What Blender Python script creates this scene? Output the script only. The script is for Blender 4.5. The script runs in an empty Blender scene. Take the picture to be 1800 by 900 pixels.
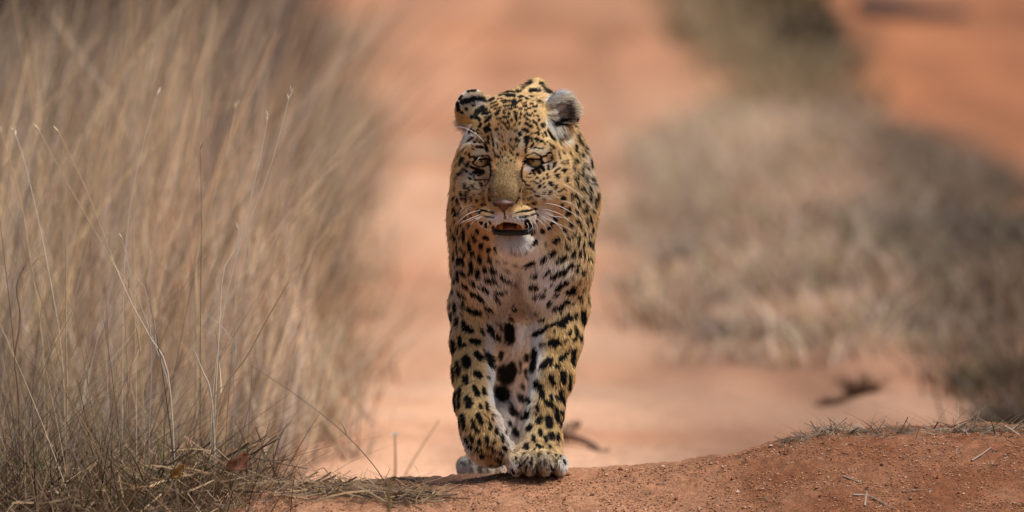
import bpy, bmesh, math, random
import numpy as np
from mathutils import Vector
from mathutils.bvhtree import BVHTree

rng = np.random.default_rng(7)
random.seed(7)
S = bpy.context.scene
COL = S.collection

# ------------------------------------------------------------------ camera, light, exposure
CAM = np.array([0.0, -20.0, 1.5])
AIM = np.array([0.0, 0.0, 0.388])
LENS = 400.0
cam_d = bpy.data.cameras.new("camera")
cam = bpy.data.objects.new("camera", cam_d)
COL.objects.link(cam)
cam.location = CAM
cam.rotation_euler = Vector(AIM - CAM).to_track_quat('-Z', 'Y').to_euler()
cam_d.sensor_width = 36.0
cam_d.lens = LENS
cam_d.clip_start = 0.1
cam_d.clip_end = 5000.0
cam_d.dof.use_dof = True
cam_d.dof.focus_distance = 19.9
cam_d.dof.aperture_fstop = 4.3
S.camera = cam

SUN_EL, SUN_AZ = 66.0, 100.0          # azimuth clockwise from +y; sun high, behind and right of the camera
W = bpy.data.worlds.new("World")
S.world = W
W.use_nodes = True
wn = W.node_tree.nodes
wn.clear()
sky = wn.new("ShaderNodeTexSky")
sky.sky_type = 'NISHITA'
sky.sun_disc = False
sky.sun_elevation = math.radians(SUN_EL)
sky.sun_rotation = math.radians(SUN_AZ)
sky.dust_density = 3.0
bgn = wn.new("ShaderNodeBackground")
bgn.inputs[1].default_value = 0.068
wo = wn.new("ShaderNodeOutputWorld")
W.node_tree.links.new(sky.outputs[0], bgn.inputs[0])
W.node_tree.links.new(bgn.outputs[0], wo.inputs[0])
sd = bpy.data.lights.new("sun", 'SUN')
sd.energy = 3.1
sd.angle = math.radians(44.0)
sd.color = (1.0, 0.965, 0.91)
sun = bpy.data.objects.new("sun", sd)
COL.objects.link(sun)
sv = Vector((math.sin(math.radians(SUN_AZ)) * math.cos(math.radians(SUN_EL)),
             math.cos(math.radians(SUN_AZ)) * math.cos(math.radians(SUN_EL)),
             math.sin(math.radians(SUN_EL))))
sun.rotation_euler = (-sv).to_track_quat('-Z', 'Y').to_euler()
sun.location = (3, -3, 12)
S.view_settings.view_transform = 'Standard'
S.view_settings.look = 'None'
S.view_settings.exposure = 0.27
S.view_settings.gamma = 1.0
S.cycles.use_denoising = True
S.cycles.max_bounces = 6
S.cycles.diffuse_bounces = 3
S.cycles.transparent_max_bounces = 8

# ------------------------------------------------------------------ helpers
fwd = (AIM - CAM) / np.linalg.norm(AIM - CAM)
rgt = np.array([1.0, 0, 0])
upv = np.cross(rgt, fwd)
KF = 0.02 / 1000 * 1000 / 20 / 20 * 20    # 36/400/1800 = 5e-5 per pixel
KF = 36.0 / LENS / 1800.0

def ray(px, py):
    d = fwd + rgt * ((px - 900) * KF) + upv * ((450 - py) * KF)
    return d

def P(px, py, y):
    """world point seen at photo pixel (px, py) on the plane at depth y"""
    d = ray(px, py)
    t = (y - CAM[1]) / d[1]
    return CAM + d * t

def project(p):
    q = p - CAM
    w = q @ fwd
    return 900 + (q @ rgt) / w / KF, 450 - (q @ upv) / w / KF

def hash3(i, j, k, s=0):
    h = (i * 374761393 + j * 668265263 + k * 2147483647 + s * 1274126177) & 0xFFFFFFFF
    h = ((h ^ (h >> 13)) * 1274126177) & 0xFFFFFFFF
    h = ((h ^ (h >> 16)) * 2246822519) & 0xFFFFFFFF
    h = h ^ (h >> 15)
    return (h & 0xFFFFFF) / float(0xFFFFFF)

def vnoise(p, scale, seed=0):
    """value noise in [0,1]; p (N,3) or (N,2)"""
    p = np.asarray(p, float) * scale
    if p.shape[1] == 2:
        p = np.c_[p, np.zeros(len(p))]
    i = np.floor(p).astype(np.int64)
    f = p - i
    f = f * f * (3 - 2 * f)
    out = np.zeros(len(p))
    for dx in (0, 1):
        wx = f[:, 0] if dx else 1 - f[:, 0]
        for dy in (0, 1):
            wy = f[:, 1] if dy else 1 - f[:, 1]
            for dz in (0, 1):
                wz = f[:, 2] if dz else 1 - f[:, 2]
                out += wx * wy * wz * hash3(i[:, 0] + dx, i[:, 1] + dy, i[:, 2] + dz, seed)
    return out

def sstep(a, b, x):
    t = np.clip((x - a) / (b - a), 0, 1)
    return t * t * (3 - 2 * t)

def np_mesh(name, verts, faces, smooth=True):
    """faces: (M,3) or (M,4) int array"""
    me = bpy.data.meshes.new(name)
    verts = np.asarray(verts, np.float32)
    faces = np.asarray(faces, np.int32)
    n, k = faces.shape
    me.vertices.add(len(verts))
    me.vertices.foreach_set("co", verts.ravel())
    me.loops.add(n * k)
    me.loops.foreach_set("vertex_index", faces.ravel())
    me.polygons.add(n)
    me.polygons.foreach_set("loop_start", np.arange(0, n * k, k, dtype=np.int32))
    me.polygons.foreach_set("loop_total", np.full(n, k, np.int32))
    me.polygons.foreach_set("use_smooth", np.full(n, smooth, bool))
    me.update(calc_edges=True)
    me.validate()
    return me

def set_col(me, rgb, name="tint"):
    a = me.attributes.new(name, 'FLOAT_COLOR', 'POINT')
    c = np.ones((len(me.vertices), 4), np.float32)
    c[:, :3] = rgb
    a.data.foreach_set("color", c.ravel())

def link(name, me, mat=None, parent=None):
    o = bpy.data.objects.new(name, me)
    COL.objects.link(o)
    if mat is not None:
        me.materials.append(mat)
    if parent is not None:
        o.parent = parent
    return o

def tag(o, label, cat, group=None, kind=None):
    if label:
        o['label'] = label
    if cat:
        o['category'] = cat
    if group:
        o['group'] = group
    if kind:
        o['kind'] = kind
    return o

def new_mat(name):
    m = bpy.data.materials.new(name)
    m.use_nodes = True
    nt = m.node_tree
    return m, nt, nt.nodes["Principled BSDF"]

def tint_mat(name, rough=0.8, spec=0.2, noise=0.0, transl=0.0, bump=0.0, nscale=200):
    """colour comes from the 'tint' attribute of the mesh"""
    m, nt, b = new_mat(name)
    a = nt.nodes.new("ShaderNodeAttribute")
    a.attribute_name = "tint"
    src = a.outputs["Color"]
    if noise > 0 or bump > 0:
        tc = nt.nodes.new("ShaderNodeTexCoord")
        n = nt.nodes.new("ShaderNodeTexNoise")
        n.inputs["Scale"].default_value = nscale
        n.inputs["Detail"].default_value = 4
        nt.links.new(tc.outputs["Object"], n.inputs["Vector"])
        if noise > 0:
            mr = nt.nodes.new("ShaderNodeMapRange")
            mr.inputs["To Min"].default_value = 1 - noise
            mr.inputs["To Max"].default_value = 1 + noise
            nt.links.new(n.outputs["Fac"], mr.inputs["Value"])
            vm = nt.nodes.new("ShaderNodeVectorMath")
            vm.operation = 'SCALE'
            nt.links.new(src, vm.inputs[0])
            nt.links.new(mr.outputs[0], vm.inputs["Scale"])
            src = vm.outputs[0]
        if bump > 0:
            bp = nt.nodes.new("ShaderNodeBump")
            bp.inputs["Strength"].default_value = bump
            bp.inputs["Distance"].default_value = 0.002
            nt.links.new(n.outputs["Fac"], bp.inputs["Height"])
            nt.links.new(bp.outputs[0], b.inputs["Normal"])
    nt.links.new(src, b.inputs["Base Color"])
    b.inputs["Roughness"].default_value = rough
    b.inputs["Specular IOR Level"].default_value = spec
    if transl > 0:
        out = nt.nodes["Material Output"]
        tr = nt.nodes.new("ShaderNodeBsdfTranslucent")
        nt.links.new(src, tr.inputs[0])
        mx = nt.nodes.new("ShaderNodeMixShader")
        mx.inputs[0].default_value = transl
        nt.links.new(b.outputs[0], mx.inputs[1])
        nt.links.new(tr.outputs[0], mx.inputs[2])
        nt.links.new(mx.outputs[0], out.inputs[0])
    return m

def plain_mat(name, rgb, rough=0.6, spec=0.4, coat=0.0, var=0.15, nscale=120):
    m, nt, b = new_mat(name)
    tc = nt.nodes.new("ShaderNodeTexCoord")
    n = nt.nodes.new("ShaderNodeTexNoise")
    n.inputs["Scale"].default_value = nscale
    nt.links.new(tc.outputs["Object"], n.inputs["Vector"])
    mx = nt.nodes.new("ShaderNodeMix")
    mx.data_type = 'RGBA'
    mx.inputs[6].default_value = (*[c * (1 - var) for c in rgb], 1)
    mx.inputs[7].default_value = (*[min(1, c * (1 + var)) for c in rgb], 1)
    nt.links.new(n.outputs["Fac"], mx.inputs[0])
    nt.links.new(mx.outputs[2], b.inputs["Base Color"])
    b.inputs["Roughness"].default_value = rough
    b.inputs["Specular IOR Level"].default_value = spec
    b.inputs["Coat Weight"].default_value = coat
    b.inputs["Coat Roughness"].default_value = 0.05
    return m

# ------------------------------------------------------------------ ground
CREST = np.array([[-900, 930], [0, 900], [250, 880], [450, 856], [620, 850], [780, 846], [880, 838], [1000, 833], [1100, 826],
                  [1200, 816], [1300, 801], [1380, 780], [1450, 767], [1600, 758], [1800, 753], [2300, 735], [4000, 730]], float)
CX = np.array([P(a, b, 0)[0] for a, b in CREST])
CZ = np.array([P(a, b, 0)[2] for a, b in CREST])
LOW = -0.20

A = np.array

def edge(y):
    """right-hand limit of the tall grass beside the track"""
    y = np.asarray(y, float)
    return np.interp(y, [-2, -.3, 0, .6, 2, 6, 12, 25, 45], [-.46, -.44, -.42, -.46, -.44, -.45, -.52, -.72, -1.15])

def crest_y(x):
    return -0.05 + 0.05 * np.sin(x * 2.1 + 0.4) * sstep(0.15, 0.6, np.abs(x))

def ground_z(x, y, detail=True):
    x = np.asarray(x, float)
    y = np.asarray(y, float)
    sh = x.shape
    x = x.ravel(); y = y.ravel()
    zc = np.interp(x, CX, CZ)
    zc = zc * (1 - sstep(3, 8, np.abs(x)))
    t = y - crest_y(x)
    back = LOW + (zc - LOW) * np.exp(-(np.maximum(t, 0) / 0.98) ** 2)
    tn = np.maximum(-t, 0)
    s = 0.30
    r = 0.12
    drop = np.where(tn < r, s * tn ** 2 / (2 * r), s * (tn - r / 2))
    front = zc - drop
    front = LOW - 0.1 + np.logaddexp(0, (front - LOW + 0.1) * 18) / 18
    z = np.where(t >= 0, back, front)
    # gentle lie of the land farther off
    far = sstep(1.5, 5, y)
    p2 = np.c_[x, y]
    z = z + far * 0.07 * (vnoise(p2, 0.35, 3) - 0.5) + far * 0.03 * (vnoise(p2, 1.3, 4) - 0.5)
    z = z + sstep(2.0, 4, y) * (1 - sstep(30, 60, y)) * 0.035 * (vnoise(np.c_[x * 5.5 + .4 * np.sin(y * .35), y * .35], 1.0, 24) - 0.5)
    z = z + sstep(0.25, 0.9, x) * sstep(5.5, 8, y) * 0.07 * (1 - sstep(16, 22, y))
    z = z + sstep(60, 400, y) * 0.02 * (y - 60) * 0.3
    if detail:
        near = (1 - sstep(0.8, 3, np.abs(y))) * (1 - sstep(1.2, 2.0, np.abs(x)))
        z = z + near * (0.014 * (vnoise(p2, 9, 11) - 0.5) + 0.006 * (vnoise(p2, 28, 12) - 0.5)
                        + 0.0045 * (vnoise(p2, 75, 13) - 0.5) + 0.0035 * (vnoise(p2, 150, 14) - 0.5))
    return z.reshape(sh)

def axis(lo, hi, step, end_lo, end_hi, g=1.09):
    a = list(np.arange(lo, hi + 1e-9, step))
    s, v = step, a[-1]
    while v < end_hi:
        s *= g
        v += s
        a.append(v)
    s, v = step, lo
    pre = []
    while v > end_lo:
        s *= g
        v -= s
        pre.append(v)
    return np.array(pre[::-1] + a)

gx = axis(-1.0, 1.0, 0.0045, -700, 700)
gy = axis(-0.75, 0.12, 0.0045, -60, 1600, 1.07)
GX, GY = np.meshgrid(gx, gy)
GZ = ground_z(GX, GY)
nx, ny = len(gx), len(gy)
idx = np.arange(nx * ny).reshape(ny, nx)
gf = np.stack([idx[:-1, :-1], idx[:-1, 1:], idx[1:, 1:], idx[1:, :-1]], -1).reshape(-1, 4)
gme = np_mesh("ground", np.c_[GX.ravel(), GY.ravel(), GZ.ravel()], gf)
# soil: pale trodden sand on the track, browner loose soil on the crest and to the right
gp = np.c_[GX.ravel(), GY.ravel()]
t_ = gp[:, 1] - crest_y(gp[:, 0])
pale = np.array([0.66, 0.385, 0.245])
red = np.array([0.47, 0.235, 0.132])
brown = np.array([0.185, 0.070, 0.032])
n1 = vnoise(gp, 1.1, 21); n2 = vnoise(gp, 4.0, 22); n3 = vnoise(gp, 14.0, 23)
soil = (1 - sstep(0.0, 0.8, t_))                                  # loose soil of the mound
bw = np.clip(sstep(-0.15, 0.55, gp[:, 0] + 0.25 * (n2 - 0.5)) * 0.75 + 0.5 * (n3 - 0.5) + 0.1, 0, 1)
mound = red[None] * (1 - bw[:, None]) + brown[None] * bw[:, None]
rr = np.clip(0.65 * sstep(0.45, 0.8, n1) + 0.5 * sstep(0.6, 0.85, n2) + 0.75 * sstep(1.2, 2.2, gp[:, 0]) * sstep(2, 6, gp[:, 1]), 0, 1)
track = pale[None] * (1 - rr[:, None]) + np.array([0.56, 0.275, 0.155])[None] * rr[:, None]
farr = (sstep(9, 26, gp[:, 1]) * .62 + .9 * sstep(.9, 1.5, gp[:, 0]) * sstep(5, 10, gp[:, 1])).clip(0, 1)[:, None]
track = track * (1 - farr) + np.array([0.385, 0.150, 0.068])[None] * farr
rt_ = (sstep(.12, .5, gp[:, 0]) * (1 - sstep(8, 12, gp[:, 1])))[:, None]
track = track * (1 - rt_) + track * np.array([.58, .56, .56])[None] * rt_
# wheel ruts: lengthways streaks of finer and coarser soil
streak = vnoise(np.c_[gp[:, 0] * 5.5 + .4 * np.sin(gp[:, 1] * .35), gp[:, 1] * .35], 1.0, 24)
blot = vnoise(gp, 1.7, 25)
track = track * (.58 + .36 * streak + .24 * blot)[:, None]
track = track * (1 + .16 * np.exp(-((gp[:, 0] + .13) / .2) ** 2) * sstep(1, 3, gp[:, 1]) * (1 - sstep(9, 20, gp[:, 1])))[:, None]
# dark litter under grass and scrub, also painting the shade between blades
litter_shade = (1 - sstep(1.6, 3.0, edge(gp[:, 1]) - gp[:, 0]) * .75) * sstep(.02, -.14, gp[:, 0] - edge(gp[:, 1]) + .10 * (n2 - .5)) * sstep(-.7, -.4, gp[:, 1]) * (1 - sstep(40, 60, gp[:, 1]))
litter_shade = np.maximum(litter_shade, sstep(.30, .45, gp[:, 0]) * (1 - sstep(1.3, 1.6, gp[:, 0])) * sstep(6.0, 7.0, gp[:, 1]) * (1 - sstep(17, 18.5, gp[:, 1])) * sstep(.3, .6, n2) * .8)[:, None]
litter_shade_col = A([.125, .080, .052])
track = track * (1 - litter_shade) + litter_shade_col[None] * litter_shade
mound = mound * (1 - .8 * litter_shade) + litter_shade_col[None] * .8 * litter_shade
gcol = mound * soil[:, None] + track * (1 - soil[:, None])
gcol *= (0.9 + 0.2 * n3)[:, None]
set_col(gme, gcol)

gm, nt, b = new_mat("sand")
at = nt.nodes.new("ShaderNodeAttribute"); at.attribute_name = "tint"
tc = nt.nodes.new("ShaderNodeTexCoord")
na = nt.nodes.new("ShaderNodeTexNoise"); na.inputs["Scale"].default_value = 260; na.inputs["Detail"].default_value = 3
nb_ = nt.nodes.new("ShaderNodeTexNoise"); nb_.inputs["Scale"].default_value = 45; nb_.inputs["Detail"].default_value = 5
nt.links.new(tc.outputs["Object"], na.inputs["Vector"]); nt.links.new(tc.outputs["Object"], nb_.inputs["Vector"])
mr1 = nt.nodes.new("ShaderNodeMapRange"); mr1.inputs["From Min"].default_value = 0.3; mr1.inputs["From Max"].default_value = 0.7
mr1.inputs["To Min"].default_value = 0.62; mr1.inputs["To Max"].default_value = 1.38
nt.links.new(na.outputs["Fac"], mr1.inputs["Value"])
mr2 = nt.nodes.new("ShaderNodeMapRange"); mr2.inputs["From Min"].default_value = 0.3; mr2.inputs["From Max"].default_value = 0.7
mr2.inputs["To Min"].default_value = 0.78; mr2.inputs["To Max"].default_value = 1.22
nt.links.new(nb_.outputs["Fac"], mr2.inputs["Value"])
mu = nt.nodes.new("ShaderNodeMath"); mu.operation = 'MULTIPLY'
nt.links.new(mr1.outputs[0], mu.inputs[0]); nt.links.new(mr2.outputs[0], mu.inputs[1])
vs = nt.nodes.new("ShaderNodeVectorMath"); vs.operation = 'SCALE'
nt.links.new(at.outputs["Color"], vs.inputs[0]); nt.links.new(mu.outputs[0], vs.inputs["Scale"])
nt.links.new(vs.outputs[0], b.inputs["Base Color"])
b.inputs["Roughness"].default_value = 0.95; b.inputs["Specular IOR Level"].default_value = 0.15
bp = nt.nodes.new("ShaderNodeBump"); bp.inputs["Strength"].default_value = 0.7; bp.inputs["Distance"].default_value = 0.003
nt.links.new(na.outputs["Fac"], bp.inputs["Height"]); nt.links.new(bp.outputs[0], b.inputs["Normal"])
ground = link("ground", gme, gm)
ground['kind'] = 'structure'
ground['label'] = "red sandy track with a low crest of loose soil"

def G(x, y):
    return float(ground_z(np.array([x]), np.array([y]))[0])

# ------------------------------------------------------------------ leopard: signed distance body
def sd_ell(p, c, r):
    q = (p - c) / r
    k0 = np.sqrt((q * q).sum(1)) + 1e-9
    q2 = q / r
    k1 = np.sqrt((q2 * q2).sum(1)) + 1e-9
    return k0 * (k0 - 1) / k1

def sd_cone(p, a, b_, ra, rb):
    ba = b_ - a
    pa = p - a
    h = np.clip((pa @ ba) / (ba @ ba), 0, 1)
    d = pa - h[:, None] * ba
    return np.sqrt((d * d).sum(1)) - (ra + (rb - ra) * h)

def smin(a, b_, k):
    h = np.maximum(k - np.abs(a - b_), 0) / k
    return np.minimum(a, b_) - h * h * k * 0.25

def smax(a, b_, k):
    return -smin(-a, -b_, k)

A = np.array
def E(px, py, y, rx, ry, rz):
    return ('e', P(px, py, y), A([rx, ry, rz]))
def C(a, ra, b_, rb):
    return ('c', P(*a), P(*b_), ra, rb)

TORSO = [C((922, 300, .22), .104, (924, 318, .62), .102), C((924, 318, .62), .102, (924, 320, .92), .100),
         C((912, 432, .30), .092, (922, 425, .88), .094),
         E(914, 400, .40, .102, .28, .165),
         E(874, 400, .88, .052, .14, .16), E(966, 400, .90, .052, .14, .16),
         E(942, 210, .34, .030, .14, .072), E(915, 235, .18, .075, .14, .07)]
SHOULD = [C((855, 300, .17), .034, (853, 400, .105), .044), C((853, 400, .105), .044, (848, 470, .085), .044),
          C((848, 470, .085), .044, (836, 545, .13), .041),
          C((980, 275, .18), .034, (994, 350, .12), .043), C((994, 350, .12), .043, (986, 470, .09), .045),
          C((986, 470, .09), .045, (985, 540, .13), .044),
          E(874, 458, .085, .036, .075, .098), E(946, 458, .085, .036, .075, .098)]
NECK = [C((918, 320, .16), .112, (905, 300, .0), .090), E(908, 396, .075, .086, .11, .10), E(872, 378, .10, .064, .09, .10), E(955, 388, .10, .072, .09, .11)]
LEG_R = [C((985, 535, .11), .042, (979, 600, .08), .038), C((979, 600, .08), .038, (969, 660, .05), .034),
         C((969, 660, .05), .034, (957, 715, .03), .029), C((957, 715, .03), .029, (952, 765, .01), .030),
         C((952, 765, .01), .030, (948, 795, -.02), .034),
         E(946, 812, -.035, .047, .060, .025)]
TOES_R = [E(908, 817, -.080, .0135, .030, .018), E(931, 813, -.100, .0140, .032, .021), E(958, 813, -.100, .0140, .032, .021), E(983, 817, -.078, .0135, .030, .018)]
LEG_L = [C((836, 540, .11), .040, (829, 600, .08), .032), C((829, 600, .08), .032, (831, 655, .04), .031),
         C((831, 655, .04), .031, (832, 705, -.01), .028), C((832, 705, -.01), .028, (846, 752, -.07), .032),
         C((846, 752, -.07), .032, (858, 783, -.085), .031),
         C((858, 783, -.085), .031, (864, 786, .0), .029), C((864, 786, .0), .029, (866, 788, .045), .032)]
HIND_L = [C((880, 430, .86), .062, (856, 560, .62), .056), C((856, 560, .62), .056, (886, 690, .86), .030),
          C((886, 690, .86), .030, (858, 790, .60), .027), E(842, 823, .50, .037, .065, .029)]
TOES_HL = [E(816, 820, .45, .013, .026, .018), E(833, 823, .43, .014, .028, .020), E(854, 825, .43, .014, .028, .020), E(874, 823, .46, .013, .026, .018)]
HIND_R = [C((962, 430, .92), .062, (948, 570, .74), .055), C((948, 570, .74), .055, (914, 690, 1.06), .030),
          C((914, 690, 1.06), .030, (918, 818, .98), .027), E(920, 858, .92, .040, .065, .026)]
TOES_HR = [E(898, 862, .87, .013, .026, .016), E(912, 865, .85, .014, .028, .018), E(929, 865, .85, .014, .028, .018), E(943, 862, .88, .013, .026, .016)]
TAIL = [C((926, 300, 1.0), .042, (930, 400, 1.12), .032), C((930, 400, 1.12), .032, (930, 520, 1.2), .027),
        C((930, 520, 1.2), .027, (928, 600, 1.32), .024), C((928, 600, 1.32), .024, (925, 590, 1.46), .022), C((925, 590, 1.46), .022, (922, 540, 1.54), .018)]
HEAD = [E(896, 245, -.03, .072, .10, .080), E(894, 240, -.075, .052, .07, .060),
        E(852, 318, -.04, .042, .07, .060), E(955, 322, -.04, .047, .07, .062),
        C((893, 275, -.09), .043, (885, 340, -.185), .026),
        C((837, 264, -.095), .018, (870, 270, -.122), .017), C((918, 270, -.122), .017, (957, 264, -.095), .018),
        E(849, 335, -.085, .036, .055, .034), E(943, 335, -.085, .040, .055, .036),
        E(905, 375, -.06, .060, .085, .045)]
MUZ = [E(865, 381, -.178, .025, .040, .0205), E(912, 381, -.178, .029, .040, .0205), E(885, 362, -.195, .017, .026, .014),
       E(885, 345, -.180, .027, .035, .022)]
JAW = [E(903, 427, -.140, .033, .034, .017), C((904, 424, -.12), .026, (908, 410, .02), .060)]
EARS = [E(833, 194, -.010, .032, .024, .036), E(856, 212, -.005, .022, .03, .02), E(985, 199, .0, .0275, .020, .0375), E(966, 212, -.01, .020, .03, .024)]
EYES = [(P(847, 284, -.105), 15.0, 7.6, 0.12), (P(938, 284, -.105), 16.0, 8.0, -0.06)]
EYE_R = 0.0185

def ev(prims, p, k):
    d = None
    for q in prims:
        e = sd_ell(p, q[1], q[2]) if q[0] == 'e' else sd_cone(p, q[1], q[2], q[3], q[4])
        d = e if d is None else smin(d, e, k)
    return d

def body_sdf(p):
    d = ev(TORSO, p, .06)
    d = smin(d, ev(SHOULD, p, .03), .035)
    d = smin(d, ev(TAIL, p, .02), .04)
    hl = smin(ev(HIND_L, p, .03), ev(TOES_HL, p, .008), .012)
    hr = smin(ev(HIND_R, p, .03), ev(TOES_HR, p, .008), .012)
    d = smin(d, hl, .04)
    d = smin(d, hr, .04)
    lr = smin(ev(LEG_R, p, .02), ev(TOES_R, p, .006), .014)
    d = smin(d, lr, .03)
    d = smin(d, ev(LEG_L, p, .02), .03)
    d = smin(d, ev(NECK, p, .05), .05)
    h = ev(HEAD, p, .022)
    m = ev(MUZ, p, .014)
    h = smin(h, m, .016)
    d = smin(d, h, .035)
    j = ev(JAW, p, .02)
    d = smin(d, j, .012)
    # mouth
    mouth = sd_ell(p, P(894, 399, -.185), A([.0215, .055, .0100]))
    d = smax(d, -mouth, .006)
    ears = ev(EARS[:2], p, .014)
    ears2 = ev(EARS[2:], p, .014)
    cav1 = sd_ell(p, P(808, 232, -.04), A([.035, .035, .026]))
    cav2 = sd_ell(p, P(989, 202, -.034), A([.0215, .024, .030]))
    ears = smax(ears, -cav1, .005)
    ears2 = smax(ears2, -cav2, .005)
    d = smin(d, ears, .012)
    d = smin(d, ears2, .012)
    for c, w, h_, tilt in EYES:
        s = np.sqrt(((p - c) ** 2).sum(1))
        d = smin(d, s - EYE_R - .0028, .006)
        u = (p[:, 0] - c[0]) * 1000; v = (p[:, 2] - c[2]) * 1000
        u, v = u * math.cos(tilt) + v * math.sin(tilt), -u * math.sin(tilt) + v * math.cos(tilt)
        v = np.where(v > 0, v * 1.45, v)
        rho = (w * w + h_ * h_) / (2 * h_)
        alm = np.maximum(np.sqrt(u * u + (v + rho - h_) ** 2), np.sqrt(u * u + (v - rho + h_) ** 2)) - rho
        alm = np.maximum(alm, v / 1.45 - 3.6)
        op = np.maximum(alm / 1000, p[:, 1] - c[1] - .004)
        d = smax(d, -op, .002)
    return d

def surface_nets(fn, xs, ys, zs, block=4):
    """iso-surface of fn on a rectilinear grid (spacing may vary)"""
    n = [len(a) for a in (xs, ys, zs)]
    F = np.full(n, 1e3, np.float32)
    bx = [np.arange(0, m, block) for m in n]
    cx = [0.5 * (a[i] + a[np.minimum(i + block - 1, len(a) - 1)]) for a, i in zip((xs, ys, zs), bx)]
    hx = [0.5 * (a[np.minimum(i + block, len(a) - 1)] - a[i]) + 1e-6 for a, i in zip((xs, ys, zs), bx)]
    M = np.meshgrid(*cx, indexing='ij')
    H = np.meshgrid(*hx, indexing='ij')
    pc = np.stack([m.ravel() for m in M], 1)
    rad = np.sqrt(sum(h.ravel() ** 2 for h in H)) * 1.5 + .006
    dc = np.concatenate([fn(pc[i:i + 200000]) for i in range(0, len(pc), 200000)])
    nearb = (np.abs(dc) < rad).reshape(M[0].shape)
    sign = dc.reshape(M[0].shape)
    up = np.repeat(np.repeat(np.repeat(sign, block, 0), block, 1), block, 2)[:n[0], :n[1], :n[2]]
    F[:] = np.where(up < 0, -1e3, 1e3)
    nm = np.repeat(np.repeat(np.repeat(nearb, block, 0), block, 1), block, 2)[:n[0], :n[1], :n[2]]
    ii = np.argwhere(nm)
    for s in range(0, len(ii), 300000):
        q = ii[s:s + 300000]
        F[q[:, 0], q[:, 1], q[:, 2]] = fn(np.stack([xs[q[:, 0]], ys[q[:, 1]], zs[q[:, 2]]], 1))
    ins = F < 0
    c8 = [ins[a:n[0] - 1 + a, b2:n[1] - 1 + b2, c:n[2] - 1 + c] for a in (0, 1) for b2 in (0, 1) for c in (0, 1)]
    tot = sum(c.astype(np.uint8) for c in c8)
    act = (tot > 0) & (tot < 8)
    cells = np.argwhere(act)
    vid = -np.ones(act.shape, np.int64)
    vid[cells[:, 0], cells[:, 1], cells[:, 2]] = np.arange(len(cells))
    acc = np.zeros((len(cells), 3)); cnt = np.zeros(len(cells))
    cor = [(a, b2, c) for a in (0, 1) for b2 in (0, 1) for c in (0, 1)]
    for u in cor:
        for ax in range(3):
            if u[ax] == 1:
                continue
            v = list(u); v[ax] = 1
            A0 = cells + np.array(u); A1 = cells + np.array(v)
            f0 = F[A0[:, 0], A0[:, 1], A0[:, 2]]; f1 = F[A1[:, 0], A1[:, 1], A1[:, 2]]
            k = (f0 < 0) != (f1 < 0)
            t = f0[k] / (f0[k] - f1[k])
            p0 = np.stack([xs[A0[k, 0]], ys[A0[k, 1]], zs[A0[k, 2]]], 1)
            p1 = np.stack([xs[A1[k, 0]], ys[A1[k, 1]], zs[A1[k, 2]]], 1)
            acc[k] += p0 + (p1 - p0) * t[:, None]; cnt[k] += 1
    V = acc / np.maximum(cnt, 1)[:, None]
    faces = []
    for ax in range(3):
        b2, c2 = (ax + 1) % 3, (ax + 2) % 3
        sl0 = [slice(None)] * 3; sl1 = [slice(None)] * 3
        sl0[ax] = slice(0, n[ax] - 1); sl1[ax] = slice(1, n[ax])
        ch = ins[tuple(sl0)] != ins[tuple(sl1)]
        e = np.argwhere(ch)
        e = e[(e[:, b2] > 0) & (e[:, c2] > 0) & (e[:, b2] < n[b2] - 1) & (e[:, c2] < n[c2] - 1)]
        db = np.zeros(3, int); db[b2] = 1
        dc2 = np.zeros(3, int); dc2[c2] = 1
        g = lambda q: vid[q[:, 0], q[:, 1], q[:, 2]]
        quad = np.stack([g(e - db - dc2), g(e - dc2), g(e), g(e - db)], 1)
        inside0 = ins[e[:, 0], e[:, 1], e[:, 2]]
        quad[~inside0] = quad[~inside0][:, ::-1]
        faces.append(quad)
    return V, np.concatenate(faces)

def var_axis(segs):
    out = []
    for a, b2, s in segs:
        out += list(np.arange(a, b2 - 1e-9, s))
    out.append(segs[-1][1])
    return np.array(out)

xs = var_axis([(-.16, .20, .0024)])
ys = var_axis([(-.255, .0, .0028), (.0, .16, .0036), (.16, 1.60, .007)])
zs = var_axis([(-.12, .36, .0036), (.36, .80, .0024)])
BV, BF = surface_nets(body_sdf, xs, ys, zs)
# keep the one connected body: light smoothing of the net
nb = len(BV)
ed = np.concatenate([BF[:, [0, 1]], BF[:, [1, 2]], BF[:, [2, 3]], BF[:, [3, 0]]])
deg = np.bincount(ed.ravel(), minlength=nb).astype(float)
for _ in range(2):
    sm = np.stack([np.bincount(ed[:, 0], BV[ed[:, 1], k], nb) + np.bincount(ed[:, 1], BV[ed[:, 0], k], nb) for k in range(3)], 1)
    BV = BV * .6 + .4 * sm / deg[:, None]

def grad(p, h=.002):
    g = np.stack([body_sdf(p + np.eye(3)[k] * h) - body_sdf(p - np.eye(3)[k] * h) for k in range(3)], 1)
    return g / (np.linalg.norm(g, axis=1)[:, None] + 1e-9)

tri = np.concatenate([BF[:, [0, 1, 2]], BF[:, [0, 2, 3]]])
fn_ = np.cross(BV[tri[:, 1]] - BV[tri[:, 0]], BV[tri[:, 2]] - BV[tri[:, 0]])
VN = np.stack([sum(np.bincount(tri[:, c], fn_[:, k], nb) for c in range(3)) for k in range(3)], 1)
VN /= np.linalg.norm(VN, axis=1)[:, None] + 1e-12

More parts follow.
